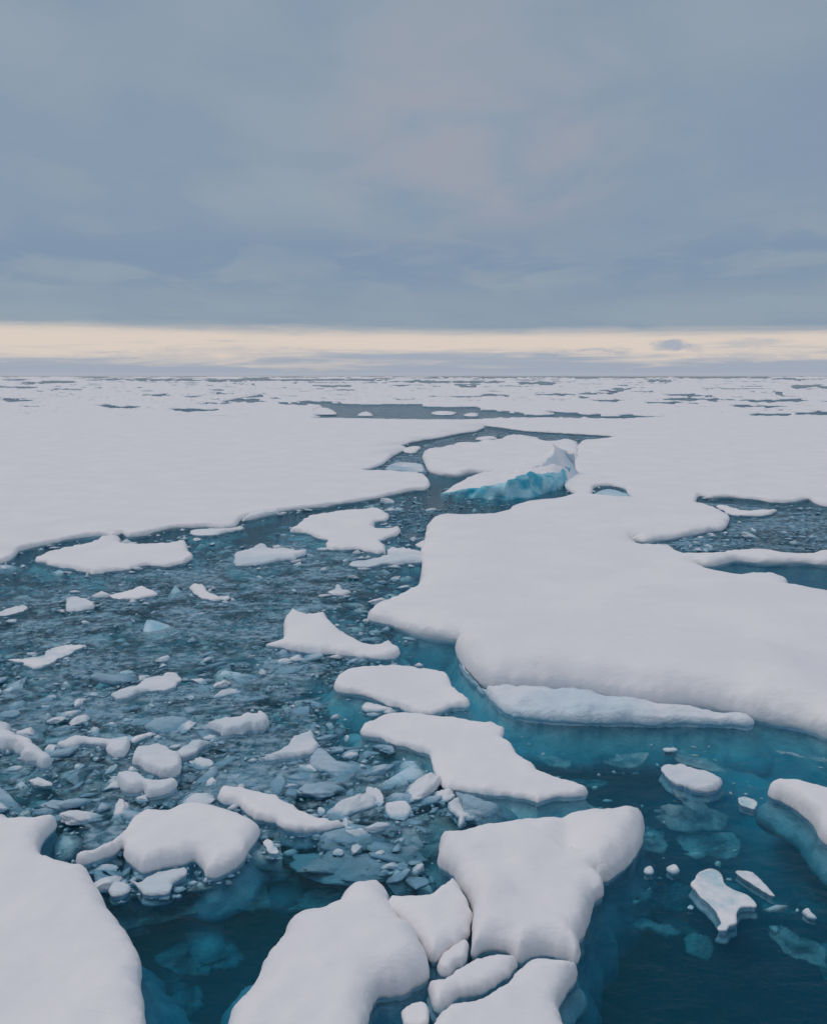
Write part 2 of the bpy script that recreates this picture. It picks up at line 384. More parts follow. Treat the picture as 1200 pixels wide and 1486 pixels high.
# great sheet: left field, back field and right field joined behind the winding crack
sheet = [(-420, 905), (-150, 868), (0, 822), (25, 807), (28, 803), (60, 795), (95, 787), (120, 783), (146, 781), (165, 782), (177, 777), (186, 782),
 (210, 780), (225, 775), (255, 769), (300, 768), (325, 769), (345, 765), (352, 756), (375, 750), (400, 746), (430, 742), (470, 738), (500, 733),
 (540, 727), (580, 718), (600, 714), (618, 712), (625, 705), (622, 695), (610, 689), (585, 685.5), (560, 684), (527, 685), (545, 679.5), (560, 672),
 (572, 662), (590, 652), (582, 649), (603, 642), (640, 636), (670, 630), (690, 627), (704, 621), (699, 618.5), (735, 623), (765, 627), (800, 629), (850, 632),
 (893, 634.5), (865, 638), (848, 640), (838, 645), (826, 664), (818, 686), (818, 706), (828, 716), (840, 724), (856, 722), (862, 710), (882, 707), (903, 711), (912, 722), (930, 732), (1000, 738), (1014, 722.5), (1030, 725),
 (1060, 724), (1100, 728), (1120, 731), (1150, 731), (1172, 727), (1185, 735), (1230, 741), (1400, 760), (1700, 790), (1700, 606), (1400, 605), (1200, 605), (1050, 604.5),
 (955, 605.5), (900, 608.5), (850, 608), (800, 606.5), (760, 607), (720, 608.5), (640, 609.5), (560, 608.5), (480, 607), (430, 606.5), (357, 606), (330, 604), (200, 602), (0, 602), (-420, 604)]
floe('ice_sheet', 'vast flat white ice sheet filling the left, back and right behind the winding crack', sheet, h=0.38, zedge=0.16, rw=0.35,
     depth=2.2, flare=0.25, und=0.05, cat='ice sheet', step=3, grid=16, lump=0.015)

# the big rounded floe, middle right
BIGP = [(618, 771), (622, 757), (633, 749), (650, 745), (680, 744), (715, 743), (735, 738), (750, 730), (775, 725), (800, 722), (822, 717), (838, 713),
 (870, 716), (915, 719.5), (960, 722), (1010, 727), (1030, 733), (1045, 741), (1058, 750), (1055, 762), (1048, 769), (1030, 774), (1010, 778), (980, 784), (950, 788), (932, 788), (915, 780),
 (927, 790), (946, 791), (968, 787.5), (985, 798), (1002, 801), (1030, 801), (1060, 797), (1085, 795.5), (1115, 797), (1150, 800), (1175, 800), (1240, 794), (1500, 790),
 (1500, 830), (1240, 824), (1200, 824), (1170, 821), (1140, 821), (1110, 822), (1090, 820), (1065, 818), (1045, 823), (1025, 823), (1006, 817), (1022, 825), (1045, 830),
 (1070, 832), (1083, 829.5), (1110, 830), (1135, 834), (1143, 842), (1147, 851), (1165, 853), (1200, 860), (1500, 900), (1500, 1135), (1260, 1095), (1200, 1076), (1180, 1068), (1150, 1060), (1125, 1056),
 (1090, 1048), (1050, 1038), (1000, 1031), (940, 1029), (880, 1020), (830, 1012), (780, 1010), (740, 1008), (715, 1006), (700, 1000), (686, 987), (675, 975), (665, 962), (660, 947), (664, 936),
 (650, 934), (620, 930), (600, 925), (575, 915), (555, 906), (540, 901), (533, 894), (545, 881), (560, 872), (585, 861), (604, 853), (610, 840), (613, 820), (611, 805), (616, 785)]
_c1 = P(665, 938, .5); _step = np.array([P(a, b, .6) for a, b in ((664, 950), (662, 930), (675, 905), (700, 885), (735, 868), (790, 858), (860, 856))])
def big_h(V):
    # front-right lobe stands higher than the shelf on its left and the flats behind
    lobe = P(860, 965, .8); dx = (V[:, 0] - lobe[0]) / 7.2; dy = (V[:, 1] - lobe[1]) / 4.9
    dd_ = np.sqrt(dx * dx + dy * dy) + .10 * vn(V[:, 0] * .5, V[:, 1] * .5, 0, 3)
    k = np.clip((1.18 - dd_) / .5, 0, 1); k = k * k * (3 - 2 * k)
    far = np.clip((V[:, 1] - 34) / 10, 0, 1)
    return .62 + .42 * k - .12 * far
big = floe('ice_floe', 'largest rounded snow-covered floe at middle right with a bluish lower ledge along its front', BIGP, h=0.75, zedge=0.22, rw=1.3, depth=2.6, flare=1.6,
     und=0.10, hfun=big_h, grid=9, rough=.7, lump=.02)
LED = [(668, 960), (676, 974), (688, 985), (702, 996), (720, 1002), (760, 1005), (830, 1007), (880, 1014), (940, 1023), (1000, 1026), (1040, 1032), (1066, 1037), (1092, 1047), (1086, 1056), (1066, 1056),
 (1030, 1055.5), (980, 1054.5), (940, 1055.5), (900, 1054), (850, 1053.5), (800, 1052), (775, 1048.5), (750, 1046), (735, 1040), (718, 1029), (703, 1010), (688, 991), (672, 975)]
led = floe('ice_ledge', 'ledge', LED, h=.46, zedge=.14, rw=.8, depth=3.2, flare=1.6, und=.16, mat=M_LEDGE, lump=.14, rough=1.5, grid=7, rimf=.5)
for ch in list(led.children):
    ch.parent = big; ch.location = led.location - big.location
    if ch.name.startswith('snow_cap'): ch.name = 'ice_ledge'; ch['label'] = 'bluish lower ledge along the front edge'
bpy.data.objects.remove(led); 

tp = np.array([(690, 1000), (740, 1048), (850, 1056), (1000, 1056), (1200, 1074), (1330, 1100), (1330, 1400), (1200, 1400), (1090, 1370), (990, 1330), (945, 1230), (860, 1165), (790, 1130), (740, 1080), (700, 1035)], float)
tw = P(tp[:, 0], tp[:, 1], -2.2); tw = tw[::-1] if signed_area(tw) < 0 else tw
gx, gy = np.meshgrid(np.arange(tw[:, 0].min(), tw[:, 0].max(), .22), np.arange(tw[:, 1].min(), tw[:, 1].max(), .22)); g_ = np.column_stack([gx.ravel(), gy.ravel()]) + rng.random((gx.size, 2)) * .1
g_ = g_[inside(g_, tw)]; g_ = g_[dist(g_, tw) > .12]; al_ = np.vstack([tw, g_]); tc_ = tw.mean(0)
res = delaunay_2d_cdt([Vector(map(float, a)) for a in al_ - tc_], [], [list(range(len(tw)))], 1, 1e-5)
TV = np.array([(a.x, a.y) for a in res[0]]) + tc_; td = dist(TV, tw)
tz = -1.75 + .85 * np.clip((TV[:, 1] - 11.5) / 8.0, -.6, 1) + .6 * fbm(TV[:, 0] * .55, TV[:, 1] * .55, 0, 5, 61, .55) - 2.6 * (1 - np.clip(td / 2.6, 0, 1)) ** 2
mesh_obj('submerged_tongue', np.column_stack([TV, tz]) - np.array(big.location), [tuple(f) for f in res[2]], M_ICE, big)
# ice-blue tilted slab and the low floe it has ridden on to
floe('ice_floe', 'low floe behind and left of the tilted turquoise slab, by the winding crack',
 [(612, 664), (618, 655), (640, 650), (664, 645), (690, 643), (720, 640), (735, 634), (765, 633), (790, 641), (830, 640), (838, 655), (828, 690), (800, 700), (740, 696), (700, 690), (678, 690), (663, 694), (640, 692), (622, 686), (617, 676)],
 h=.55, zedge=.3, rw=.5, und=.15, lump=.08, rough=1.2, grid=6, depth=1.5)
def wedge_floe(label, outline, tip, top, z0, z1, zedge, **kw):
    a = P(*tip, 0); b = P(*top, 0); e = b - a; l2 = (e ** 2).sum()
    def hf(V):
        t_ = np.clip(((V - a) @ e) / l2, 0, 1.15); return z0 + (z1 - z0) * t_ ** 1.15 + .12 * fbm(V[:, 0] * .8, V[:, 1] * .8, 0, 3, 4)
    return outline, hf
def wedge(name, label, foot, hts, mat_top, mat_side, parent=None, seed=1, bulge=.25, inset=0.5):
    """slab with a sloping snow top and a broken blue face; foot: px outline at the water, hts: top height per corner"""
    foot = np.array(foot, float); hts = np.array(hts, float)
    st = np.column_stack([foot, hts]); q = np.vstack([st[-1:], st, st[:2]]); ou = []
    for i in range(1, len(st) + 1):
        b, c = q[i], q[i + 1]; n = max(1, int(np.linalg.norm(c[:2] - b[:2]) / 3.0))
        for t_ in np.arange(n) / n: ou.append(b + (c - b) * t_)
    ou = np.array(ou); wp = P(ou[:, 0], ou[:, 1], 0); hh_ = ou[:, 2]
    if signed_area(wp) < 0: wp = wp[::-1]; hh_ = hh_[::-1]
    hh_ = hh_ * (1 + .22 * fbm(wp[:, 0] * .8, wp[:, 1] * .9, 0, 4, seed + 2, .6)) + 0.05 * fbm(wp[:, 0] * 4, wp[:, 1] * 4, 0, 2, seed)
    n0 = len(wp); wn = normals(wp, 3)
    rows = 9; V = []; cen = wp.mean(0)
    for r_ in range(rows + 1):
        f = r_ / rows; z_ = -.5 + (hh_ + .5) * f
        nz = fbm(wp[:, 0] * 1.3, wp[:, 1] * 1.3, z_ * 1.3, 4, seed, .6)
        off = bulge * nz - inset * f * (hh_ / 3)
        if r_ == rows: off = off - .12
        V.append(np.column_stack([wp + wn * off[:, None], z_ + (.08 * nz if r_ else 0)]))
    F_, MI = [], []
    for r_ in range(rows):
        for i in range(n0):
            j = (i + 1) % n0; F_.append((r_ * n0 + j, r_ * n0 + i, (r_ + 1) * n0 + i, (r_ + 1) * n0 + j)[::-1])
    VV = np.vstack(V); topb = V[-1]
    # top: CDT with interior points, heights by inverse distance of the rim
    x0, y0 = topb[:, :2].min(0); x1, y1 = topb[:, :2].max(0)
    gx, gy = np.meshgrid(np.arange(x0, x1, .35), np.arange(y0, y1, .6)); g_ = np.column_stack([gx.ravel(), gy.ravel()]) + rng.random((gx.size, 2)) * .2
    g_ = g_[inside(g_, topb[:, :2])]; g_ = g_[dist(g_, topb[:, :2]) > .15]
    al = np.vstack([topb[:, :2], g_]); res = delaunay_2d_cdt([Vector((float(a), float(b))) for a, b in al - cen], [], [list(range(n0))], 1, 1e-5)
    TV = np.array([(a.x, a.y) for a in res[0]]) + cen
    w_ = 1 / (np.linalg.norm(TV[:, None] - topb[None, :, :2], axis=2) ** 2 + 1e-4); tz = (w_ * topb[None, :, 2]).sum(1) / w_.sum(1)
    dd = dist(TV, topb[:, :2]); tz += .22 * np.clip(dd / .7, 0, 1) + .28 * fbm(TV[:, 0] * 1.2, TV[:, 1] * 1.2, 0, 3, seed) * np.clip(dd / .5, 0, 1)
    root = empty(name, (cen[0], cen[1], 0)); o3 = np.array([cen[0], cen[1], 0])
    mesh_obj('snow_cap', np.column_stack([TV, tz]) - o3, [tuple(f) for f in res[2]], mat_top, root)
    mesh_obj('ice_face', VV - o3, F_, mat_side, root)
    tag(root, label, 'ice slab', None, 'thing'); POLYS.append(foot)
    return root
wedge('ice_slab', 'tilted slab with a pointed snowy ridge, rear of the raised turquoise pair',
      [(655, 712), (700, 716), (760, 716), (815, 706), (838, 700), (846, 692), (800, 690), (720, 696), (672, 702)],
      [0.15, 0.7, 1.4, 2.1, 3.1, 2.3, 1.9, 1.0, 0.4], M_SNOW, M_LEDGE, seed=5, bulge=.2, inset=1.9)
wedge('ice_slab', 'slab with a broken turquoise face above the water, front of the raised pair',
      [(640, 717), (668, 721), (700, 724), (740, 726), (776, 722), (804, 713), (824, 706), (830, 698), (790, 700), (735, 704), (690, 706), (660, 710)],
      [0.10, 0.5, 0.9, 1.3, 1.6, 1.5, 1.1, 1.2, 1.7, 1.5, 0.9, 0.4], M_SNOW, M_BLUE, seed=8, bulge=.38, inset=1.5)

# named floes (photo outlines) -------------------------------------------------
FL = [
 ('wedge-shaped white floe with a raised back corner, alone left of the big floe', [(387,937),(407,930),(410,918),(413,905),(418,893),(425,887),(440,890),(452,893),(470,891),(477,900),(488,910),(500,921),(515,928),(535,935),(550,937),(563,931),(575,940),(583,950),(575,957),(560,959),(540,960),(520,957),(495,955),(470,951),(440,950),(415,945)], dict(h=.34,rw=.5,und=.08,depth=.9,flare=.7)),
 ('smooth rounded floe, upper of the two that touch beside the big floe', [(486,1003),(490,985),(500,974),(520,969),(545,968),(570,966),(600,969),(635,974),(650,983),(655,997),(667,1010),(680,1022),(675,1030),(650,1033),(632,1041),(605,1040),(588,1034),(560,1026),(540,1018),(520,1012),(500,1009)], dict(h=.26,rw=.35,depth=.9,flare=1.0)),
 ('long floe trailing down to the right, lower of the two that touch', [(521,1066),(530,1055),(550,1043),(575,1036),(602,1035),(632,1037),(660,1041),(690,1047),(715,1052),(722,1058),(732,1060),(728,1075),(745,1087),(755,1100),(775,1112),(800,1125),(830,1138),(850,1148),(854,1156),(835,1161),(800,1163),(780,1171),(770,1166),(740,1160),(700,1157),(660,1152),(645,1150),(635,1135),(625,1115),(622,1100),(600,1092),(580,1087),(565,1082),(545,1075),(530,1072)], dict(h=.27,rw=.4,depth=1.0,flare=1.3)),
 ('thin sliver of snow tucked under the smooth rounded floe', [(526,1030),(530,1022),(550,1023),(575,1031),(560,1034),(540,1034)], dict(h=.08,rw=.15,zedge=.05,depth=.4,flare=.3)),
 ('big smooth floe at the bottom, left of the cracked cluster', [(332,1500),(345,1460),(360,1440),(375,1420),(382,1400),(400,1375),(410,1360),(418,1345),(430,1330),(450,1318),(470,1312),(490,1305),(500,1292),(517,1280),(535,1277),(550,1281),(560,1295),(563,1315),(575,1330),(595,1352),(610,1380),(622,1410),(618,1428),(600,1440),(588,1450),(560,1452),(545,1456),(535,1475),(528,1510),(520,1560),(330,1560)], dict(grow=1.8,h=.48,rw=.75,und=.20,depth=1.6,flare=.6,rough=1.1,lump=.06)),
 ('three-cornered floe at the top left of the cracked cluster', [(563,1318),(570,1309),(590,1304),(615,1306),(632,1298),(645,1290),(657,1281),(668,1296),(673,1310),(680,1325),(685,1338),(681,1352),(678,1366),(665,1378),(650,1385),(635,1399),(625,1400),(615,1385),(600,1363),(580,1345),(566,1335)], dict(grow=1.8,h=.33,rw=.35,depth=1.2,flare=.15,rough=1.2)),
 ('broad domed floe with a rounded lobe on its right, heart of the cracked bottom cluster', [(637,1258),(640,1240),(638,1225),(645,1218),(665,1216),(690,1205),(710,1200),(735,1192),(765,1186),(792,1188),(830,1185),(870,1183),(900,1182),(920,1183),(931,1192),(932,1210),(929,1235),(915,1255),(900,1270),(885,1281),(870,1282),(862,1280),(872,1290),(873,1302),(865,1312),(858,1325),(855,1340),(848,1360),(838,1377),(842,1392),(836,1403),(822,1398),(800,1393),(770,1393),(752,1403),(742,1392),(728,1386),(712,1385),(698,1388),(687,1394),(685,1375),(687,1350),(689,1335),(682,1315),(676,1302),(668,1290),(655,1275),(645,1268)], dict(h=.50,rw=.6,und=.16,depth=1.6,flare=.3,rough=1.2,lump=.07,grow=1.2,hf='dome')),
 ('small square block wedged in the cracks of the bottom cluster', [(636,1404),(645,1388),(660,1379),(674,1372),(678,1385),(676,1400),(662,1410),(648,1420),(638,1416)], dict(grow=1.8,h=.22,rw=.15,depth=.8,flare=.05,rough=1.3)),
 ('curved tongue-shaped floe below the small wedged block', [(621,1440),(626,1428),(645,1424),(665,1414),(690,1398),(710,1389),(728,1389),(744,1397),(749,1406),(735,1422),(715,1437),(690,1448),(665,1453),(648,1466),(632,1470),(624,1455)], dict(grow=1.8,h=.27,rw=.28,depth=.9,flare=.1,rough=1.3)),
 ('smooth floe cut off by the bottom edge of the view, below the cracked cluster', [(630,1490),(645,1472),(665,1460),(700,1450),(728,1436),(748,1416),(762,1402),(780,1396),(800,1397),(820,1405),(836,1412),(831,1432),(820,1446),(808,1468),(815,1490),(840,1560),(620,1560)], dict(grow=1.8,h=.40,rw=.5,und=.1,depth=1.4,flare=.5,rough=1.1)),
 ('small ragged knob of snow at the bottom edge between two big floes', [(583,1478),(595,1462),(607,1458),(618,1464),(622,1478),(618,1500),(590,1500)], dict(h=.2,rw=.12,depth=.6,flare=.1)),
 ('large flat floe filling the bottom left corner', [(-300,1192),(0,1190),(15,1194),(40,1192),(60,1190),(82,1193),(80,1205),(68,1220),(60,1232),(61,1245),(75,1248),(100,1252),(124,1260),(135,1277),(145,1297),(155,1320),(175,1345),(190,1370),(203,1395),(206,1420),(205,1445),(210,1470),(213,1500),(218,1570),(-300,1570)], dict(h=.40,rw=.45,und=.06,depth=1.5,flare=.6,rough=.8)),
 ('humped floe with a thin neck on its left, above the dark open water', [(110,1249),(130,1238),(160,1225),(177,1214),(190,1195),(208,1181),(230,1178),(245,1180),(265,1173),(290,1171),(320,1172),(350,1185),(365,1195),(378,1206),(372,1225),(362,1240),(355,1255),(335,1270),(315,1278),(300,1275),(291,1261),(280,1253),(268,1259),(245,1263),(225,1268),(208,1272),(193,1262),(182,1250),(179,1236),(165,1246),(140,1256),(120,1257)], dict(h=.36,rw=.42,und=.08,depth=.9,flare=.8)),
 ('block of soft snow hanging under the humped floe', [(190,1281),(204,1280),(214,1272),(240,1265),(268,1262),(272,1275),(255,1285),(248,1300),(225,1304),(210,1302),(200,1292)], dict(h=.16,rw=.18,depth=.5,flare=.5,mat='wet')),
 ('little rounded knob left of the hanging snow block', [(157,1297),(165,1286),(180,1285),(190,1291),(186,1301),(165,1306)], dict(h=.12,rw=.1,depth=.3,flare=.2,mat='wet')),
 ('pointed flat floe above right of the humped floe', [(317,1160),(325,1148),(345,1145),(370,1150),(395,1155),(415,1165),(440,1178),(470,1190),(500,1200),(485,1207),(460,1212),(435,1213),(410,1206),(395,1198),(370,1195),(362,1187),(345,1173),(325,1168)], dict(h=.22,rw=.28,depth=.7,flare=.7)),
 ('small snowy nub right of the humped floe', [(384,1226),(392,1221),(400,1230),(406,1240),(393,1243)], dict(h=.12,rw=.1,depth=.4,flare=.3)),
 ('long low floe lying against the edge of the great sheet, far left', [(52,815),(70,805),(90,797),(120,790),(140,785),(148,780),(178,780),(182,790),(200,792),(240,790),(265,787),(270,800),(280,808),(265,820),(240,825),(210,824),(185,830),(160,832),(135,835),(110,830),(85,825)], dict(h=.30,rw=.4,depth=.7,flare=.6,rough=1.6)),
 ('ragged white floe under the sheet edge, left of the open blue channel', [(420,772),(440,757),(455,748),(480,745),(500,742),(525,740),(550,738),(557,745),(565,750),(560,757),(545,760),(548,770),(562,770),(575,766),(580,772),(572,780),(560,785),(550,788),(560,797),(558,803),(545,806),(520,800),(490,801),(478,800),(468,792),(475,787),(460,783),(445,776)], dict(h=.28,rw=.35,depth=.7,flare=.8,rough=1.5)),
 ('narrow floe bridging the channel just left of the big floe', [(506,822),(515,815),(540,812),(560,806),(565,797),(580,795),(600,799),(616,805),(615,818),(590,820),(560,822),(530,826)], dict(h=.22,rw=.25,depth=.6,flare=.7,mat='wet',rough=1.5)),
 ('small knob against the left flank of the big floe', [(604,793),(612,785),(624,781),(626,794),(612,798)], dict(h=.18,rw=.2,depth=.5,flare=.2)),
 ('slim snowy tongue lying at the mouth of the dark pool on the right', [(1036,735),(1052,734),(1075,740),(1100,741),(1126,741),(1118,748),(1100,751),(1080,751),(1062,750),(1048,743)], dict(h=.25,rw=.3,depth=.6,flare=.4)),
 ('egg-shaped floe with a sunken tail in the teal water, right', [(960,1118),(965,1110),(980,1108),(1000,1112),(1020,1120),(1038,1128),(1046,1138),(1040,1148),(1025,1154),(1005,1152),(985,1145),(970,1135),(961,1126)], dict(h=.2,rw=.25,depth=.6,flare=.45,mat='wet',rough=1.2)),
 ('small white lump right of the egg-shaped floe', [(1070,1163),(1078,1159),(1090,1161),(1098,1168),(1096,1177),(1085,1176),(1074,1171)], dict(h=.12,rw=.12,depth=.3,flare=.2)),
 ('rounded white floe cut off by the right edge of the view', [(1113,1152),(1118,1143),(1132,1138),(1150,1137),(1175,1141),(1200,1148),(1290,1165),(1290,1270),(1215,1245),(1200,1232),(1188,1222),(1180,1205),(1165,1190),(1140,1172),(1122,1162)], dict(h=.42,rw=.5,und=.12,depth=1.0,flare=.5,rough=.6)),
 ('star-shaped little floe low in the teal water, right', [(1002,1288),(1008,1280),(1012,1270),(1022,1264),(1034,1263),(1046,1272),(1052,1287),(1068,1294),(1085,1302),(1098,1318),(1094,1322),(1075,1323),(1068,1332),(1068,1346),(1058,1350),(1053,1356),(1041,1354),(1045,1345),(1040,1333),(1028,1318),(1015,1306),(1008,1297)], dict(h=.13,rw=.16,depth=.3,flare=.25,rough=.8)),
 ('slim pointed sliver above right of the star-shaped floe', [(1068,1268),(1078,1264),(1092,1268),(1106,1282),(1118,1295),(1123,1304),(1110,1300),(1092,1287),(1076,1278)], dict(h=.10,rw=.10,depth=.3,flare=.3,mat='wet')),
 ('thin snow-topped floe with a sloping face left of the spiky heap', [(375,1101),(392,1097),(408,1091),(418,1080),(430,1068),(452,1063),(455,1073),(463,1084),(455,1095),(435,1102),(405,1106),(385,1108)], dict(h=.22,rw=.2,depth=.6,flare=.8,mat='wet')),
 ('flat white floe with a dark nick near the left edge of the view', [(15,960),(35,956),(60,953),(70,945),(90,938),(110,937),(120,941),(105,950),(90,958),(75,965),(60,972),(45,972),(35,965)], dict(h=.14,rw=.2,depth=.5,flare=.5)),
 ('crumbling white floe in the middle of the left brash field', [(163,1013),(172,1004),(185,1000),(200,996),(215,985),(235,982),(258,980),(266,990),(255,1000),(235,1006),(205,1008),(180,1018)], dict(h=.15,rw=.2,depth=.5,flare=.7,mat='wet',rough=1.8)),
 ('seal-shaped snow lump with a stub below, left of the lumpy heap', [(85,1085),(97,1075),(112,1068),(135,1069),(160,1072),(182,1071),(189,1078),(187,1092),(180,1101),(165,1101),(154,1094),(154,1087),(140,1085),(120,1084),(100,1090)], dict(h=.26,rw=.22,depth=.6,flare=.5,mat='wet',rough=.7)),
 ('thin white finger beside the seal-shaped snow lump', [(190,1075),(200,1069),(217,1065),(219,1070),(205,1076),(193,1081)], dict(h=.14,rw=.1,depth=.3,flare=.2)),
 ('double-humped snow block lowest of the lumpy heap on the left', [(170,1138),(173,1128),(185,1124),(195,1125),(205,1128),(215,1134),(232,1135),(250,1133),(259,1142),(252,1152),(235,1158),(215,1160),(208,1152),(195,1156),(180,1152)], dict(h=.30,rw=.22,depth=.6,flare=.3,mat='wet',rough=.7)),
 ('pale snow mound highest of the lumpy heap on the left', [(194,1098),(200,1088),(215,1084),(232,1081),(243,1090),(258,1100),(262,1115),(255,1130),(235,1132),(215,1124),(200,1116),(192,1112)], dict(h=.30,rw=.25,depth=.6,flare=.4,mat='wet',rough=1.5)),
 ('tapering snow tongue right of the pale snow mound', [(258,1095),(268,1085),(285,1078),(310,1076),(300,1085),(288,1095),(272,1103),(262,1104)], dict(h=.2,rw=.15,depth=.4,flare=.4,mat='wet')),
 ('spiky-topped snow ridge in the middle of the left brash', [(302,1058),(312,1048),(325,1046),(338,1044),(350,1046),(362,1038),(372,1044),(378,1035),(388,1046),(388,1058),(375,1064),(350,1068),(330,1070),(315,1066)], dict(h=.28,rw=.18,depth=.5,flare=.6,mat='wet',rough=2.0)),
 ('tumbled snow ridge on the left edge of the view', [(-15,1050),(5,1050),(20,1065),(42,1080),(58,1090),(70,1105),(68,1116),(50,1112),(30,1100),(10,1092),(-15,1090)], dict(h=.3,rw=.25,depth=.6,flare=.4,mat='wet',rough=2.0)),
 ('low snow heap with a broken front under the sheet edge', [(338,820),(342,806),(362,798),(380,791),(396,798),(414,796),(428,800),(445,800),(442,808),(425,814),(395,818),(365,823)], dict(h=.25,rw=.25,depth=.5,flare=.6,mat='wet',rough=2.0)),
 ('small peaked white floe below the long low floe', [(158,867),(170,862),(190,856),(202,852),(218,857),(228,865),(215,870),(190,873),(170,872)], dict(h=.16,rw=.2,depth=.4,flare=.3)),
 ('rounded grey-white lump left of the small peaked floe', [(92,884),(96,872),(110,865),(122,868),(134,876),(136,886),(120,889),(104,889)], dict(h=.2,rw=.2,depth=.4,flare=.3,mat='wet',rough=1.5)),
 ('thin white patch on the far left edge of the brash', [(-20,895),(0,888),(18,883),(38,880),(40,886),(20,893),(0,897),(-20,902)], dict(h=.12,rw=.15,depth=.4,flare=.5,mat='wet')),
 ('small white crescent in the brash between sheet and wedge floe', [(275,855),(285,850),(298,852),(302,860),(318,866),(334,866),(330,873),(310,874),(295,872),(284,866)], dict(h=.16,rw=.15,depth=.4,flare=.3,rough=1.5)),
 ('little snow peak in the pale slush left of the big floe', [(477,861),(485,856),(490,849),(498,856),(510,861),(500,866),(485,866)], dict(h=.22,rw=.15,depth=.4,flare=.5,mat='wet')),
 ('pale snow patch spilling off the sheet edge', [(280,772),(300,768),(330,767),(350,764),(352,771),(330,775),(305,779),(285,778)], dict(h=.16,rw=.2,depth=.4,flare=.5,rough=1.8,mat='wet')),
 ('crusted snow lip raised along the sheet edge', [(352,757),(362,748),(380,741),(400,741),(404,747),(385,752),(365,756)], dict(h=.35,rw=.25,depth=.5,flare=.3,rough=1.5,mat='wet')),
 ('half-sunk square block below the trailing floe', [(556,1176),(560,1167),(578,1165),(592,1168),(596,1178),(588,1188),(574,1190),(562,1184)], dict(h=.06,zedge=.02,rw=.15,depth=.5,flare=.6,mat='wet')),
 ('half-sunk grey lump at the foot of the trailing floe', [(650,1172),(655,1160),(672,1156),(690,1160),(694,1175),(684,1186),(668,1188),(656,1182)], dict(h=.07,zedge=.02,rw=.15,depth=.5,flare=.5,mat='wet')),
 ('tiny white lump midway between the domed floe and the star-shaped floe', [(967,1262),(974,1257),(983,1260),(986,1267),(978,1271),(969,1267)], dict(h=.08,rw=.08,depth=.2,flare=.1)),
 ('tiny grey lump beside the lobe of the cracked cluster', [(932,1266),(938,1259),(946,1260),(947,1268),(940,1271)], dict(h=.06,rw=.06,depth=.2,flare=.1,mat='wet')),
 ('tiny crumb left of the star-shaped floe', [(997,1318),(1001,1314),(1006,1317),(1004,1321)], dict(h=.05,rw=.04,depth=.15,flare=.05)),
 ('tiny half-sunk piece near the right edge, below the sliver', [(1163,1325),(1172,1322),(1183,1330),(1184,1335),(1172,1333)], dict(h=.05,rw=.05,depth=.2,flare=.2,mat='wet')),
 ('thin scrap of ice in the teal water under the big floe front', [(961,1088),(972,1086),(984,1088),(982,1092),(966,1092)], dict(h=.06,rw=.06,depth=.2,flare=.1)),
]
for lab, ol, kw in FL:
    kw = dict(kw)
    if kw.pop('hf', None):
        def _dome(V):
            a_ = P(878, 1222); b_ = P(815, 1222)           # the lobe stands apart behind a shallow crease
            e_ = a_ - b_; t_ = ((V - b_) @ e_) / (e_ @ e_)
            return .52 - .16 * np.exp(-((t_ - .05) / .28) ** 2) * (V[:, 1] > P(800, 1262)[1])
        kw['hfun'] = _dome
    if kw.get('mat') == 'wet': kw['mat'] = M_WET
    if ol[0][1] > 1150 or ol[0][0] > 900: kw['base'] = M_DEEP
    xs = [a for a, b in ol]; wpx = max(xs) - min(xs)
    if kw.get('rough', 1) >= 1 and ol[0][1] < 1230: kw['rough'] = kw.get('rough', 1) * (1.9 if wpx < 160 else 1.6); kw.setdefault('lump', .05)
    floe('ice_floe', lab, ol, step=2.0 if wpx < 130 else 2.8, grid=5 if wpx < 130 else 8, **kw)

# ------------------------------------------------------------------ far pack ice
def seg_mask(X, Y, x0, x1, y0, y1, soft=.6):
    if x0 in (490, 600): return np.where((X > x0 - 30) & (X < x1), np.clip((np.minimum(Y - y0, y1 - Y) + .5) / soft, -1, 1), -1.)
    t = np.clip((X - x0) / (x1 - x0), 0, 1) * 2 - 1; hw = (y1 - y0) / 2 * np.sqrt(np.clip(1 - np.abs(t) ** (4 if x0 not in (490, 600) else 40), 0, 1)) * (.8 + .5 * vn(X * .09, Y * 0, 0, int(x0) % 97)); yc = (y0 + y1) / 2 + (y1 - y0) * .25 * vn(X * .035, Y * 0, 0, int(x0) % 89)
    return np.where((X > x0) & (X < x1), np.clip((hw - np.abs(Y - yc)) / soft, -1, 1), -1.)
ys = np.concatenate([np.arange(546.6, 552, .28), np.arange(552, 575, .4), np.arange(575, 616, .55)]); xs = np.arange(-160, 1362, 3.0)
X, Y = np.meshgrid(xs, ys); 
LEADS = [(130,470,551,553.2),(430,572,550.2,552.8),(0,34,551.5,553),(60,110,554,556.2),(5,45,580,584),(148,202,590,594.6),(208,250,573,576.4),(262,288,575.5,577.5),(252,318,596,599.4),(290,332,585,588),(325,382,581,587.5),
 (352,378,576,578.5),(455,520,560,562),(400,500,586,590),(440,462,583,588),(490,620,588,614),(600,700,592,613),(690,760,597,607.5),(740,955,603.6,608.4),(800,850,600,606),(630,820,545.4,548.6),(820,1125,545.2,549.6),
 (570,725,553,555.8),(750,815,555.5,558.5),(668,700,558,562.5),(690,738,573.5,575.5),(775,835,572.5,575),(835,850,577,580.5),(860,905,581,585.5),(870,910,563,572),(938,1000,585,587.5),(965,1050,579,583.5),(965,1035,573,577),(1050,1200,581.5,585),(1065,1150,590,594),
 (1092,1150,602.5,605),(1152,1210,600,604),(1125,1135,569,575),(1150,1200,560,565),(1145,1170,552,553.5),(1200,1340,590,594),(-140,-20,575,579),(-100,60,562,564)]
wx = 10 * vn(X * .03, Y * .5, 0, 21); wy = .8 * fbm(X * .035, Y * .3, 0, 4, 22, .6) * np.clip((Y - 545) / 25, .25, 1.2)
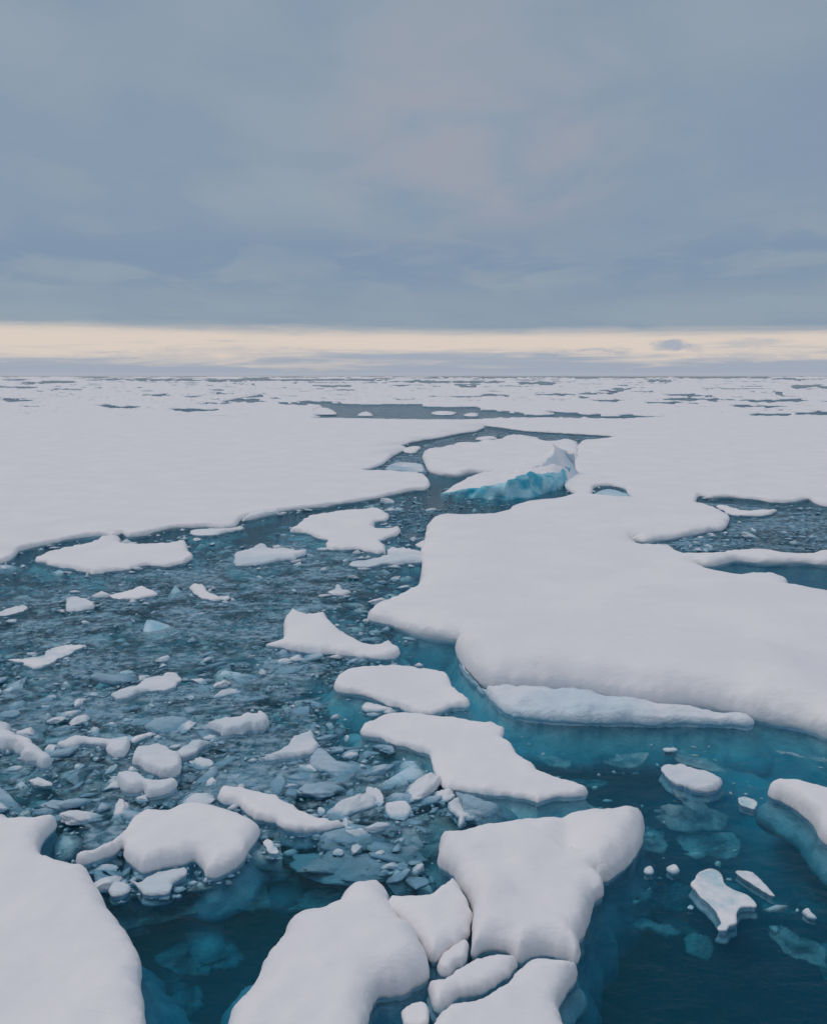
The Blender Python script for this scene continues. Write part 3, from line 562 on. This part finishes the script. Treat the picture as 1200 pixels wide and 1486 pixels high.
lead = np.full(X.shape, -1.0)
for a, b, c, d_ in LEADS: lead = np.maximum(lead, seg_mask(X + wx, Y + wy, a, b, c - (0 if a in (490, 600) else 1.0), d_ + .4))
# fine broken cracks towards the horizon
crk = fbm(X * .022, (Y - 545) * .55, 0, 5, 31, .62)
dens = np.clip(1 - (Y - 546) / 55, 0, 1)
lead = np.maximum(lead, (np.where((Y > 586) & (X > 380) & (X < 960), -1, crk) - (.43 - .21 * dens ** 1.3)) * 9)
crk2 = fbm(X * .075, (Y - 545) * 1.1, 0, 4, 131, .6); lead = np.maximum(lead, (np.where((Y > 584), -1, crk2) - (.52 - .16 * dens)) * 9)
iceh = np.clip(-lead * 3.0, 0, 1)
G = P(X, Y, 0.0); dd = G[..., 1]
ridge = np.clip(fbm(X * .05, Y * .6, 0, 4, 41, .6) - .18, 0, 1) * np.clip((dd - 250) / 900, 0, 1) * 6.0
ridge += np.clip(fbm(X * .16, Y * .9, 0, 3, 47, .6) - .25, 0, 1) * np.clip((dd - 200) / 900, 0, 1) * 2.6
Z = np.where(iceh > .05, iceh * (np.interp(Y, [598, 605], [.55, .35]) + ridge), -.6 + iceh)
Z[:2, :] *= .6; Z[-2:, :] = -.6
nr, nc = X.shape; idx = np.arange(nr * nc).reshape(nr, nc)
V = np.column_stack([G[..., 0].ravel(), G[..., 1].ravel(), Z.ravel()])
Fq = np.stack([idx[1:, :-1], idx[1:, 1:], idx[:-1, 1:], idx[:-1, :-1]], -1).reshape(-1, 4)
M_FAR = make_snow('far_snow', (0.83, 0.81, 0.84), (0.88, 0.855, 0.875), (0.03, 0.16, 0.26), 0.2, 0.3)
tag(mesh_obj('distant_pack_ice', V, Fq, M_FAR), 'broken white pack ice with thin dark leads reaching to the horizon', kind='stuff')

floe('ice_floe', 'pale turquoise ice plate in the melt hole beside the turquoise slab', [(858,720),(868,713),(884,710),(900,713),(913,720),(905,727),(870,727)], h=.14, zedge=.05, rw=.4, mat=M_LEDGE, step=2, grid=4, depth=.5, flare=.2)
for lab, ol, kw in [
 ('long flat plate with a dark front edge lying in the first distant lead', [(357,603.5),(375,599),(400,594),(440,591),(468,592),(480,594),(488,602.3),(460,603.3),(410,604.3)], dict(h=.35, zedge=.3, mat=M_FAR)),
 ('small bright floe alone in the open distant lead', [(519,603),(523,599.5),(533,598),(541,601.5),(540,604),(527,604)], dict(h=.35)),
 ('flat pale strip at the right end of the open distant lead', [(626,600),(634,597),(650,597),(662,599),(655,602.5),(635,602.5)], dict(h=.2)),
 ('thin strip of snow at the far bank of the distant lead', [(672,603),(680,599.5),(694,600.5),(694,604),(682,605)], dict(h=.2)),
 ('small floe stranded in the upper reach of the winding crack', [(690,638),(700,634.5),(715,635),(722,638),(705,641)], dict(h=.4)),
 ('narrow low floe at the top of the winding crack', [(746,640.5),(752,635),(770,634),(782,637),(780,641),(760,642)], dict(h=.35)),
 ('small snowy plate at the left bend of the winding crack', [(585,653),(597,648),(610,649),(607,655),(598,659),(588,657)], dict(h=.25)),
 ('pale flat plate inside the left tip of the winding crack', [(558,681),(572,672),(590,671),(612,674),(616,683),(600,686),(580,683)], dict(h=.06, mat=M_WET, zedge=.03)),
 ]:
    kw = dict(dict(rw=.5, depth=1.2, flare=.4, und=.04, step=2, grid=4, lump=.02), **kw)
    floe('ice_floe', lab, ol, **kw)

# ------------------------------------------------------------------ loose ice
def chunk_mesh(name, seed, sub=3, flat=.55, ang=.5, mat=None, snowy=True):
    bm = bmesh.new(); bmesh.ops.create_icosphere(bm, subdivisions=sub, radius=1.0)
    r_ = np.random.default_rng(seed)
    co_ = np.array([v_.co[:] for v_ in bm.verts])
    # cut by random planes for broken faces, then roughen
    for k in range(int(14 * ang) + 5):
        n = r_.normal(size=3); n[2] *= .6; n /= np.linalg.norm(n); d0 = r_.uniform(.45, .85)
        s_ = co_ @ n; ov = np.clip(s_ - d0, 0, None); co_ -= n * (ov * .88)[:, None]
    nz = fbm(co_[:, 0] * 2.1 + seed, co_[:, 1] * 2.1, co_[:, 2] * 2.1, 4, seed, .6)
    co_ *= (1 + .30 * nz + .10 * fbm(co_[:, 0] * 7 + seed, co_[:, 1] * 7, co_[:, 2] * 7, 3, seed + 3, .6))[:, None]; co_[:, 2] *= flat
    co_[:, 0] *= 1.15
    fc = [tuple(v_.index for v_ in f.verts) for f in bm.faces]; bm.free()
    me = bpy.data.meshes.new(name); me.from_pydata([tuple(c) for c in co_], [], fc); me.materials.append(mat)
    me.polygons.foreach_set('use_smooth', [True] * len(fc)); return me
def slab_mesh(name, seed, mat, thick=.16, rag=0.0):
    r_ = np.random.default_rng(seed); n = 30 if not rag else 72
    a = np.linspace(0, 2 * math.pi, n, endpoint=False)
    rad = 1 + .28 * vn(np.cos(a) * 1.4 + seed, np.sin(a) * 1.4, 0, seed) + .12 * vn(np.cos(a) * 4 + seed, np.sin(a) * 4, 0, seed)
    rad = rad + rag * (vn(np.cos(a) * 7 + seed, np.sin(a) * 7, 0, seed + 5) + .7 * vn(np.cos(a) * 15, np.sin(a) * 15 + seed, 0, seed + 6))
    for k in range(5):
        th = r_.uniform(0, 2 * math.pi); d0 = r_.uniform(.55, .85); c_ = np.cos(a - th) * rad
        rad = np.where(c_ > d0, rad * (d0 / np.maximum(c_, 1e-3)) ** .85, rad)
    V_, F_ = [(0, 0, thick * .9)], []
    for (k, zf) in ((.45, .95), (.8, .85), (.96, .5), (1.0, 0), (.9, -.7), (.5, -1)):
        for i in range(n):
            x_, y_ = rad[i] * k * math.cos(a[i]), rad[i] * k * math.sin(a[i])
            V_.append((x_, y_, thick * zf + .06 * float(fbm(np.array([x_ * 2.5 + seed]), np.array([y_ * 2.5]), 0, 3, seed)[0])))
    for i in range(n): F_.append((0, 1 + i, 1 + (i + 1) % n))
    for r2 in range(5):
        for i in range(n):
            j = (i + 1) % n; F_.append((1 + r2 * n + i, 1 + (r2 + 1) * n + i, 1 + (r2 + 1) * n + j, 1 + r2 * n + j))
    me = bpy.data.meshes.new(name); me.from_pydata(V_, [], F_); me.materials.append(mat)
    me.polygons.foreach_set('use_smooth', [True] * len(F_)); return me
CH_W = [chunk_mesh('ice_chunk', 10 + i, 4, .55, .4, M_WET) for i in range(7)]
CH_G = [chunk_mesh('ice_chunk', 30 + i, 4, .5, .9, M_SLUSH) for i in range(7)]
SLB = [slab_mesh('ice_slab', 50 + i, M_ICE) for i in range(8)]
SLT = [slab_mesh('ice_slab', 150 + i, M_THIN, .05, .14) for i in range(8)]
SLG = [slab_mesh('ice_slab', 70 + i, M_SLUSH) for i in range(4)]

BB = [(p.min(0), p.max(0), p) for p in POLYS]
def on_floe(x, y, pad=0):
    q = np.array([[x, y]])
    for a, b, p in BB:
        if a[0] - pad < x < b[0] + pad and a[1] - pad < y < b[1] + pad and (inside(q, p)[0] or (pad and dist(q, p)[0] < pad)): return True
    return False
# water areas in photo pixels with brash, and how dense it lies
LEFT = np.array([(-80, 870), (20, 815), (200, 790), (360, 760), (600, 716), (625, 745), (618, 790), (605, 850), (535, 890), (600, 930), (520, 960), (480, 1010), (520, 1070), (620, 1110), (650, 1160), (720, 1170), (640, 1215), (630, 1290), (560, 1270), (480, 1240), (400, 1250), (300, 1290), (150, 1290), (80, 1250), (90, 1185), (-80, 1185)], float)
RIGHTP = np.array([(1020, 730), (1200, 738), (1400, 760), (1400, 800), (1000, 800), (930, 790), (1060, 765)], float)
CRK = np.array([(530, 685), (590, 655), (640, 638), (710, 625), (890, 636), (800, 640), (735, 634), (690, 643), (616, 655), (620, 690), (560, 684)], float)
CHAN = np.array([(470, 745), (625, 715), (650, 705), (700, 726), (770, 726), (700, 742), (625, 750), (600, 790), (560, 760)], float)
TEAL = np.array([(760, 1060), (1200, 1078), (1260, 1100), (1260, 1330), (1000, 1330), (900, 1290), (935, 1190), (870, 1180), (740, 1070)], float)
def scatter(poly, n, mind, tries=40, ypow=None):
    a, b = poly.min(0), poly.max(0); res_ = []
    for k in range(n * tries):
        if len(res_) >= n: break
        x, y = rng.uniform(a[0], b[0]), rng.uniform(a[1], b[1])
        if not inside(np.array([[x, y]]), poly)[0] or on_floe(x, y, 2): continue
        # clumping
        if vn(np.array([x * .012 + y * .003]), np.array([y * .022]), 0, 77)[0] < rng.uniform(-.55, .4): continue
        if any((x - u_) ** 2 + ((y - v_) * 2) ** 2 < (mind * (0.4 + 0.6 * max(0, y - 600) / 400)) ** 2 for u_, v_ in res_[-400:]): continue
        res_.append((x, y))
    return res_
def put(me, name, x, y, sx, sy, sz, z, lab, cat, grp, tilt=.15):
    o_ = bpy.data.objects.new(name, me); COL.objects.link(o_)
    p = P(x, y, 0); o_.location = (p[0], p[1], z)
    o_.scale = (sx, sy, sz); o_.rotation_euler = (rng.normal() * tilt, rng.normal() * tilt, rng.uniform(0, 6.28) if tilt > .05 else 0)
    tag(o_, lab, cat, grp, 'thing'); return o_
def ri(l): return l[int(rng.integers(len(l)))]
# floating white pieces
L4 = 'broad pale blue ice slab sunk under the brash'
G1 = 'white chunks afloat in the brash ice'; L1 = 'small white chunk of ice afloat in the slushy brash'
G2 = 'grey-blue fragments awash in the brash ice'; L2 = 'grey-blue ice fragment awash in the slushy brash'
G3 = 'ice slabs sunk just under the surface'; L3 = 'pale blue slab of ice sunk just under the water surface'
for poly, n, md in ((LEFT, 120, 20), (RIGHTP, 16, 14), (CHAN, 8, 14), (CRK, 8, 14)):
    for x, y in scatter(poly, n, md):
        m_ = mpp(*P(x, y)); r_ = max(.09, min(.42, rng.lognormal(-1.75, .45))) * (1.25 if poly is not LEFT else 1)
        put(ri(CH_W), 'ice_chunk', x, y, r_ * rng.uniform(.9, 1.7), r_ * rng.uniform(.7, 1.1), r_ * rng.uniform(.6, 1.0), rng.uniform(-.10, .15) * r_, L1, 'ice chunk', G1)
for poly, n, md in ((LEFT, 215, 16), (RIGHTP, 30, 10), (CHAN, 14, 10), (CRK, 14, 10)):
    for x, y in scatter(poly, n, md):
        r_ = max(.12, min(.7, rng.lognormal(-1.3, .5))) * (1.2 if poly is not LEFT else (1.25 if y > 980 else 1))
        if rng.random() < .5: put(ri(SLG), 'ice_fragment', x, y, r_ * rng.uniform(.8, 1.35), r_ * rng.uniform(.5, .8), r_ * rng.uniform(.7, 1.2), rng.uniform(-.22, -.03) * r_, L2, 'ice fragment', G2, tilt=.17)
        else: put(ri(CH_G), 'ice_fragment', x, y, r_ * rng.uniform(.9, 1.8), r_ * rng.uniform(.7, 1.1), r_ * rng.uniform(.5, .9), rng.uniform(-.5, -.1) * r_, L2, 'ice fragment', G2)
for poly, n, md in ((LEFT, 190, 14), (RIGHTP, 20, 10), (CHAN, 14, 14), (TEAL, 24, 36), (CRK, 10, 10)):
    for x, y in scatter(poly, n, md):
        r_ = max(.25, min(1.3, rng.lognormal(-.75, .45)))
        dp = rng.uniform(.05, .6) if poly is not TEAL else rng.uniform(.4, 1.3)
        if poly is TEAL: r_ *= .8
        put(ri(SLB if (poly is not TEAL and rng.random() < .4) else SLT), 'submerged_slab', x, y, r_ * rng.uniform(.9, 1.8), r_ * rng.uniform(.6, 1.0), 1.0, -dp - .1, L3, 'ice slab', G3, tilt=.12)
for x, y, r_, dp, lab in ((1012, 1168, .55, .22, 'sunken tail of broken ice just below the egg-shaped floe'), (1038, 1196, .5, .45, 'lower sunken plate trailing from the egg-shaped floe'), (1000, 1150, .4, .1, 'small plate awash under the near edge of the egg-shaped floe'),
    (912, 1090, .45, .2, 'faint sunken plate in the teal water below the ledge'), (1018, 1096, .6, .18, 'broad faint plate awash right of the thin scrap'), (1178, 1093, .55, .12, 'faint plate at the right edge beneath the big floe front'),
    (805, 1088, .4, .3, 'small dim plate beside the long trailing floe'), (1165, 1345, .4, .4, 'dim plate near the right edge below the sliver'), (950, 1195, .45, .4, 'dim narrow plate right of the overhanging lobe')):
    put(ri(SLT), 'submerged_slab', x, y, r_ * 1.6, r_ * .9, .8, -dp, lab, 'ice slab', None, tilt=.14)
BLK = np.array([(150, 1290), (300, 1290), (400, 1250), (480, 1240), (560, 1270), (520, 1290), (450, 1320), (400, 1380), (340, 1470), (330, 1520), (215, 1520), (205, 1400), (150, 1310)], float)
for poly, n, md in ((LEFT, 60, 34), (RIGHTP, 6, 20), (BLK, 12, 26)):
    for x, y in scatter(poly, n, md):
        r_ = rng.uniform(.8, 1.7) if poly is not BLK else rng.uniform(.3, .75)
        put(ri(SLT), 'submerged_slab', x, y, r_ * rng.uniform(.9, 1.5), r_ * rng.uniform(.6, 1.0), 1.2, -(rng.uniform(.3, .8) if poly is not BLK else rng.uniform(.8, 1.7)), L4, 'ice slab', G3, tilt=.08)
# crumbs: uncountable slush
def crumbs(poly, n, rmin, rmax, zlo, zhi, mat, label, name):
    base_v = np.array([(1, 0, 0), (-1, 0, 0), (0, 1, 0), (0, -1, 0), (0, 0, 1), (0, 0, -1)], float)
    base_f = np.array([(0, 2, 4), (2, 1, 4), (1, 3, 4), (3, 0, 4), (2, 0, 5), (1, 2, 5), (3, 1, 5), (0, 3, 5)])
    t_ = base_v; bm = bmesh.new(); bmesh.ops.create_icosphere(bm, subdivisions=1, radius=1.0); base_v = np.array([v_.co[:] for v_ in bm.verts]); base_f = np.array([[v_.index for v_ in f.verts] for f in bm.faces]); bm.free()
    a, b = poly.min(0), poly.max(0); q = np.column_stack([rng.uniform(a[0], b[0], n * 4), rng.uniform(a[1], b[1], n * 4)])
    q = q[inside(q, poly)]; keep = vn(q[:, 0] * .02 + q[:, 1] * .006, q[:, 1] * .04, 0, 88) > rng.uniform(-.9, .5, len(q)); q = q[keep]
    for p0, p1, p in BB:
        k = (q[:, 0] > p0[0]) & (q[:, 0] < p1[0]) & (q[:, 1] > p0[1]) & (q[:, 1] < p1[1])
        if k.any():
            s_ = np.zeros(len(q), bool); s_[k] = inside(q[k], p); q = q[~s_]
    q = q[rng.random(len(q)) > np.clip((q[:, 1] - 930) / 260, 0, 1) * .75]
    q = q[:n]; w_ = P(q[:, 0], q[:, 1]); n = len(q)
    r_ = np.clip(rng.lognormal(math.log(rmin * 1.6), .5, n), rmin, rmax)
    jit = 1 + .6 * rng.uniform(-1, 1, (n, len(base_v), 1))
    sc3 = np.stack([rng.uniform(.8, 2.0, n), rng.uniform(.6, 1.1, n), rng.uniform(.25, .7, n)], -1)
    v_ = base_v[None] * jit * sc3[:, None] * r_[:, None, None]
    an = rng.uniform(0, 6.28, n); c_, s_ = np.cos(an), np.sin(an)
    vx = v_[..., 0] * c_[:, None] - v_[..., 1] * s_[:, None] + w_[:, :1]; vy = v_[..., 0] * s_[:, None] + v_[..., 1] * c_[:, None] + w_[:, 1:]
    vz = v_[..., 2] + rng.uniform(zlo, zhi, n)[:, None]
    VV = np.stack([vx, vy, vz], -1).reshape(-1, 3); FF = (base_f[None] + (np.arange(n) * len(base_v))[:, None, None]).reshape(-1, 3)
    tag(mesh_obj(name, VV, FF, mat, smooth=True), label, kind='stuff')
crumbs(LEFT, 2600, .03, .20, -.13, .015, M_SLUSH, 'slush of small ice crumbs in the left brash field', 'ice_slush')
crumbs(LEFT, 1900, .02, .11, -.02, .03, M_WET, 'white crumbs of ice strewn through the left brash field', 'ice_crumbs')
crumbs(LEFT, 2600, .12, .5, -1.1, -.15, M_ICE, 'sunken blue ice rubble under the left brash field', 'sunken_rubble')
crumbs(RIGHTP, 900, .06, .25, -.12, .03, M_SLUSH, 'slush of small ice crumbs in the right pool', 'ice_slush')
crumbs(CRK, 700, .08, .3, -.12, .04, M_SLUSH, 'slush of small ice crumbs in the winding crack', 'ice_slush')
crumbs(CHAN, 500, .05, .2, -.12, .03, M_SLUSH, 'slush of small ice crumbs in the open channel', 'ice_slush')
crumbs(TEAL, 130, .03, .12, -.5, -.01, M_ICE, 'small crumbs drifting in the teal water', 'ice_crumbs')

# distant hummocks standing out of the pack
HM = [(427, 556.5, 9, 3.6), (573, 549, 4, 1.2), (152, 553, 5, 1.5), (505, 551.5, 7, 1.5), (640, 549.5, 8, 2.2), (655, 549, 6, 1.8), (725, 550, 7, 2.0), (880, 551, 9, 2.0), (1068, 551, 8, 2.4), (1108, 572, 9, 3.2), (1120, 570, 7, 2.6), (1032, 574, 8, 2.0),
      (875, 571, 8, 2.2), (890, 568, 7, 2.0), (960, 549.5, 6, 1.4), (332, 553.5, 5, 1.6), (255, 552, 5, 1.4), (945, 577, 8, 1.5), (812, 557, 9, 1.6), (680, 561, 6, 1.2), (660, 561.5, 5, 1.1), (60, 549, 8, 1.2), (1180, 572, 9, 2), (770, 548.5, 8, 1.4), (460, 548, 7, 1.0)]
FARC = [chunk_mesh('ice_hummock', 90 + i, 3, .9, .6, M_FAR) for i in range(5)]
for i, (x, y, wpx, hpx) in enumerate(HM):
    p = P(x, y, 0); m_ = math.hypot(p[1], H) / F
    o_ = bpy.data.objects.new('ice_hummock', FARC[i % 5]); COL.objects.link(o_)
    o_.location = (p[0], p[1], 0); o_.scale = (wpx * m_ * .8, wpx * m_ * 1.5, hpx * m_ * 1.1 + .6); o_.rotation_euler = (0, 0, rng.uniform(-.4, .4))
    if i == 0: tag(o_, 'highest snowy hummock of the distant pack, left of centre near the horizon', 'ice hummock')
    else: tag(o_, 'low white hummock rising from the distant pack near the horizon', 'ice hummock', 'hummocks on the distant pack')

# white crumbs broken off along the floe edges
def edge_crumbs(polys, per, name, label):
    global rng
    q = []
    for p in polys:
        c = p.mean(0); i = rng.integers(0, len(p), int(len(p) * per)); off = rng.normal(size=(len(i), 2)) * np.array([5.0, 3.2])
        q.append(p[i] + off)
    q = np.vstack(q); q = q[(q[:, 0] > -20) & (q[:, 0] < 1230) & (q[:, 1] < 1500)]
    for p0, p1, p in BB:
        s_ = inside(q, p); q = q[~s_]
    bm = bmesh.new(); bmesh.ops.create_icosphere(bm, subdivisions=1, radius=1.0); bv = np.array([v_.co[:] for v_ in bm.verts]); bf = np.array([[v_.index for v_ in f.verts] for f in bm.faces]); bm.free()
    n = len(q); w_ = P(q[:, 0], q[:, 1]); r_ = np.clip(rng.lognormal(-3.1, .6, n), .02, .16) * np.clip(mpp(w_[:, 0], w_[:, 1]) / .02, .8, 1.6)
    v_ = bv[None] * (1 + .5 * rng.uniform(-1, 1, (n, len(bv), 1))) * np.stack([rng.uniform(.8, 1.8, n), rng.uniform(.7, 1.2, n), rng.uniform(.35, .8, n)], -1)[:, None] * r_[:, None, None]
    VV = (v_ + np.column_stack([w_, rng.uniform(-.3, .4, n) * r_])[:, None]).reshape(-1, 3)
    tag(mesh_obj(name, VV, (bf[None] + (np.arange(n) * len(bv))[:, None, None]).reshape(-1, 3), M_WET), label, kind='stuff')
_fl = [p for p in POLYS[4:] if 700 < p[:, 1].mean() < 1320 and p[:, 0].max() < 700]
_sh = POLYS[0]; _sh = _sh[(_sh[:, 1] > 640) & (_sh[:, 1] < 830) & (_sh[:, 0] > -50) & (_sh[:, 0] < 1250)]
edge_crumbs(_fl + [_sh], .55, 'edge_crumbs', 'white ice crumbs broken off along the floe edges')
# milky film of grease ice between the pieces
m, nt, o = new_mat('grease_ice'); M_FILM = m; m.surface_render_method = 'BLENDED' if hasattr(m, 'surface_render_method') else 'BLENDED'
pos, s_ = world_pos(nt)
f1 = noise_n(nt, scale_n(nt, pos, (.8, 1.2, 1)), .42, 5, .55, 1.2); f2 = noise_n(nt, pos, 3.5, 5, .65, .5)
ff_ = math_n(nt, 'ADD', math_n(nt, 'MULTIPLY', f1, .65), math_n(nt, 'MULTIPLY', f2, .35))
at_ = nt.nodes.new('ShaderNodeAttribute'); at_.attribute_name = 'cover'
ff_ = math_n(nt, 'ADD', ff_, math_n(nt, 'MULTIPLY', math_n(nt, 'SUBTRACT', at_.outputs['Fac'], 1.0), .30))
al = ramp_n(nt, ff_, .42, .62, 0.0, .80)
p = N(nt, 'ShaderNodeBsdfPrincipled', Roughness=.45, IOR=1.2); L(nt, mix_n(nt, ramp_n(nt, f2, .35, .65), (.10, .26, .38), (.36, .52, .63)), p.inputs['Base Color'])
b_ = N(nt, 'ShaderNodeBump', Strength=.6, Distance=1.0); L(nt, math_n(nt, 'MULTIPLY', f2, .03), b_.inputs['Height']); L(nt, b_.outputs[0], p.inputs['Normal'])
t_ = nt.nodes.new('ShaderNodeBsdfTransparent'); x_ = nt.nodes.new('ShaderNodeMixShader'); L(nt, al, x_.inputs[0]); L(nt, t_.outputs[0], x_.inputs[1]); L(nt, p.outputs[0], x_.inputs[2]); L(nt, x_.outputs[0], o.inputs['Surface'])
FARP = np.array([(-160, 546.9), (1360, 546.9), (1360, 612), (-160, 612)], float)  # far leads: the film's blue-grey colour also stands in for their sky reflection
for poly in (LEFT, RIGHTP, CRK, FARP):
    gx, gy = np.meshgrid(np.arange(poly[:, 0].min(), poly[:, 0].max(), 14), np.arange(poly[:, 1].min(), poly[:, 1].max(), 9))
    g_ = np.column_stack([gx.ravel(), gy.ravel()]).astype(float); g_ = g_[inside(g_, poly)]; g_ = g_[dist(g_, poly) > 4] if poly is not FARP else g_[:0]
    al_ = np.vstack([poly, g_]); cv = np.clip(dist(al_, poly) / 48, 0, 1) if poly is LEFT else np.ones(len(al_))
    q = P(al_[:, 0], al_[:, 1], .004); res = delaunay_2d_cdt([Vector(map(float, a)) for a in q], [], [list(range(len(poly)))], 1, 1e-6)
    fo = tag(mesh_obj('grease_ice', [(a.x, a.y, .004) for a in res[0]], res[2], M_FILM, smooth=False), 'thin milky film of grease ice on the water between the pieces', kind='stuff')
    at_ = fo.data.attributes.new('cover', 'FLOAT', 'POINT')
    for k, l in enumerate(res[3]): at_.data[k].value = float(cv[l[0]]) if l else 1.0
# labels that single each loose piece out: by the named floe it lies nearest to, on which side, and how near
ANCH = [(165, 808, 'the long low floe'), (500, 770, 'the ragged floe under the sheet edge'), (390, 808, 'the low heap under the sheet edge'), (192, 863, 'the small peaked floe'), (114, 878, 'the rounded grey-white lump'),
 (305, 863, 'the small white crescent'), (480, 925, 'the wedge-shaped floe'), (68, 955, 'the flat floe with a dark nick'), (215, 997, 'the crumbling white floe'), (350, 1056, 'the spiky-topped ridge'),
 (140, 1082, 'the seal-shaped lump'), (225, 1105, 'the pale snow mound'), (215, 1145, 'the double-humped block'), (420, 1085, 'the thin sloping floe'), (270, 1222, 'the humped floe with a neck'), (410, 1180, 'the pointed flat floe'),
 (576, 1178, 'the half-sunk square block'), (672, 1172, 'the half-sunk grey lump'), (580, 1002, 'the smooth upper touching floe'), (690, 1100, 'the long trailing floe'), (560, 812, 'the narrow bridging floe'), (492, 858, 'the little snow peak'),
 (30, 1080, 'the tumbled ridge at the left edge'), (20, 1195, 'the corner floe bottom left'), (1080, 742, 'the slim tongue at the dark pool'), (1160, 790, 'the ridge bounding the right pool'), (1000, 785, 'the crack tip in the right pool'),
 (1003, 1132, 'the egg-shaped floe'), (1084, 1168, 'the small white lump in teal water'), (1160, 1180, 'the rounded floe at the right edge'), (1050, 1310, 'the star-shaped floe'), (1095, 1284, 'the slim pointed sliver'),
 (890, 1230, 'the overhanging lobe'), (730, 722, 'the turquoise slab'), (570, 684, 'the left tip of the crack'), (705, 638, 'the small floe in the crack'), (765, 638, 'the narrow floe atop the crack'), (850, 1060, 'the bluish ledge'), (530, 1290, 'the big smooth bottom floe')]
ORD = ['nearest', 'second nearest', 'third nearest', 'fourth nearest', 'fifth nearest', 'sixth nearest', 'seventh nearest', 'eighth nearest', 'ninth nearest', 'tenth nearest', 'eleventh nearest', 'twelfth nearest', 'thirteenth nearest', 'fourteenth nearest', 'fifteenth nearest', 'sixteenth nearest', 'seventeenth nearest', 'eighteenth nearest']
KIND = {L1: 'white ice chunk', L2: 'grey-blue fragment', L3: 'sunken ice slab', L4: 'broad sunken slab'}
def to_px(p):
    y_, z_ = p[1], p[2] - H
    dep = y_ * math.cos(TH) - z_ * math.sin(TH)
    return 600 + F * p[0] / dep, 743 - F * (y_ * math.sin(TH) + z_ * math.cos(TH)) / dep
bins = {}
for o_ in list(COL.objects):
    k_ = KIND.get(o_.get('label'))
    if not k_: continue
    x, y = to_px(o_.location); dm_ = max(o_.scale[0], o_.scale[1]); med = {L1: .22, L2: .35, L3: .6, L4: 1.8}[o_['label']]
    size = 'small' if dm_ < med else 'larger'
    best = min(ANCH, key=lambda a: (a[0] - x) ** 2 + ((a[1] - y) * 1.6) ** 2)
    dx, dy = x - best[0], (y - best[1]) * 1.6
    side = ('right of' if dx > 0 else 'left of') if abs(dx) > abs(dy) else ('in front of' if dy > 0 else 'behind')
    bins.setdefault((k_, size, side, best[2]), []).append((math.hypot(dx, dy), o_))
for (k_, size, side, an), l_ in bins.items():
    l_.sort(key=lambda t: t[0])
    for i, (d_, o_) in enumerate(l_): o_['label'] = ('%s %s %s %s %s' % (ORD[min(i, 17)] if len(l_) > 1 else 'the only', size, k_, side, an))
hm_ = sorted([o_ for o_ in COL.objects if o_.name.startswith('ice_hummock') and 'group' in o_.keys()], key=lambda q: to_px(q.location)[0])
NTH = ['leftmost', 'second', 'third', 'fourth', 'fifth', 'sixth', 'seventh', 'eighth', 'ninth', 'tenth', 'eleventh', 'twelfth', 'thirteenth', 'fourteenth', 'fifteenth', 'sixteenth', 'seventeenth', 'eighteenth', 'nineteenth', 'twentieth', 'twenty-first', 'twenty-second', 'twenty-third', 'twenty-fourth', 'twenty-fifth']
for i, o_ in enumerate(hm_): o_['label'] = '%s low white hummock%s on the distant pack near the horizon' % (NTH[i], '' if i == 0 else ' from the left')
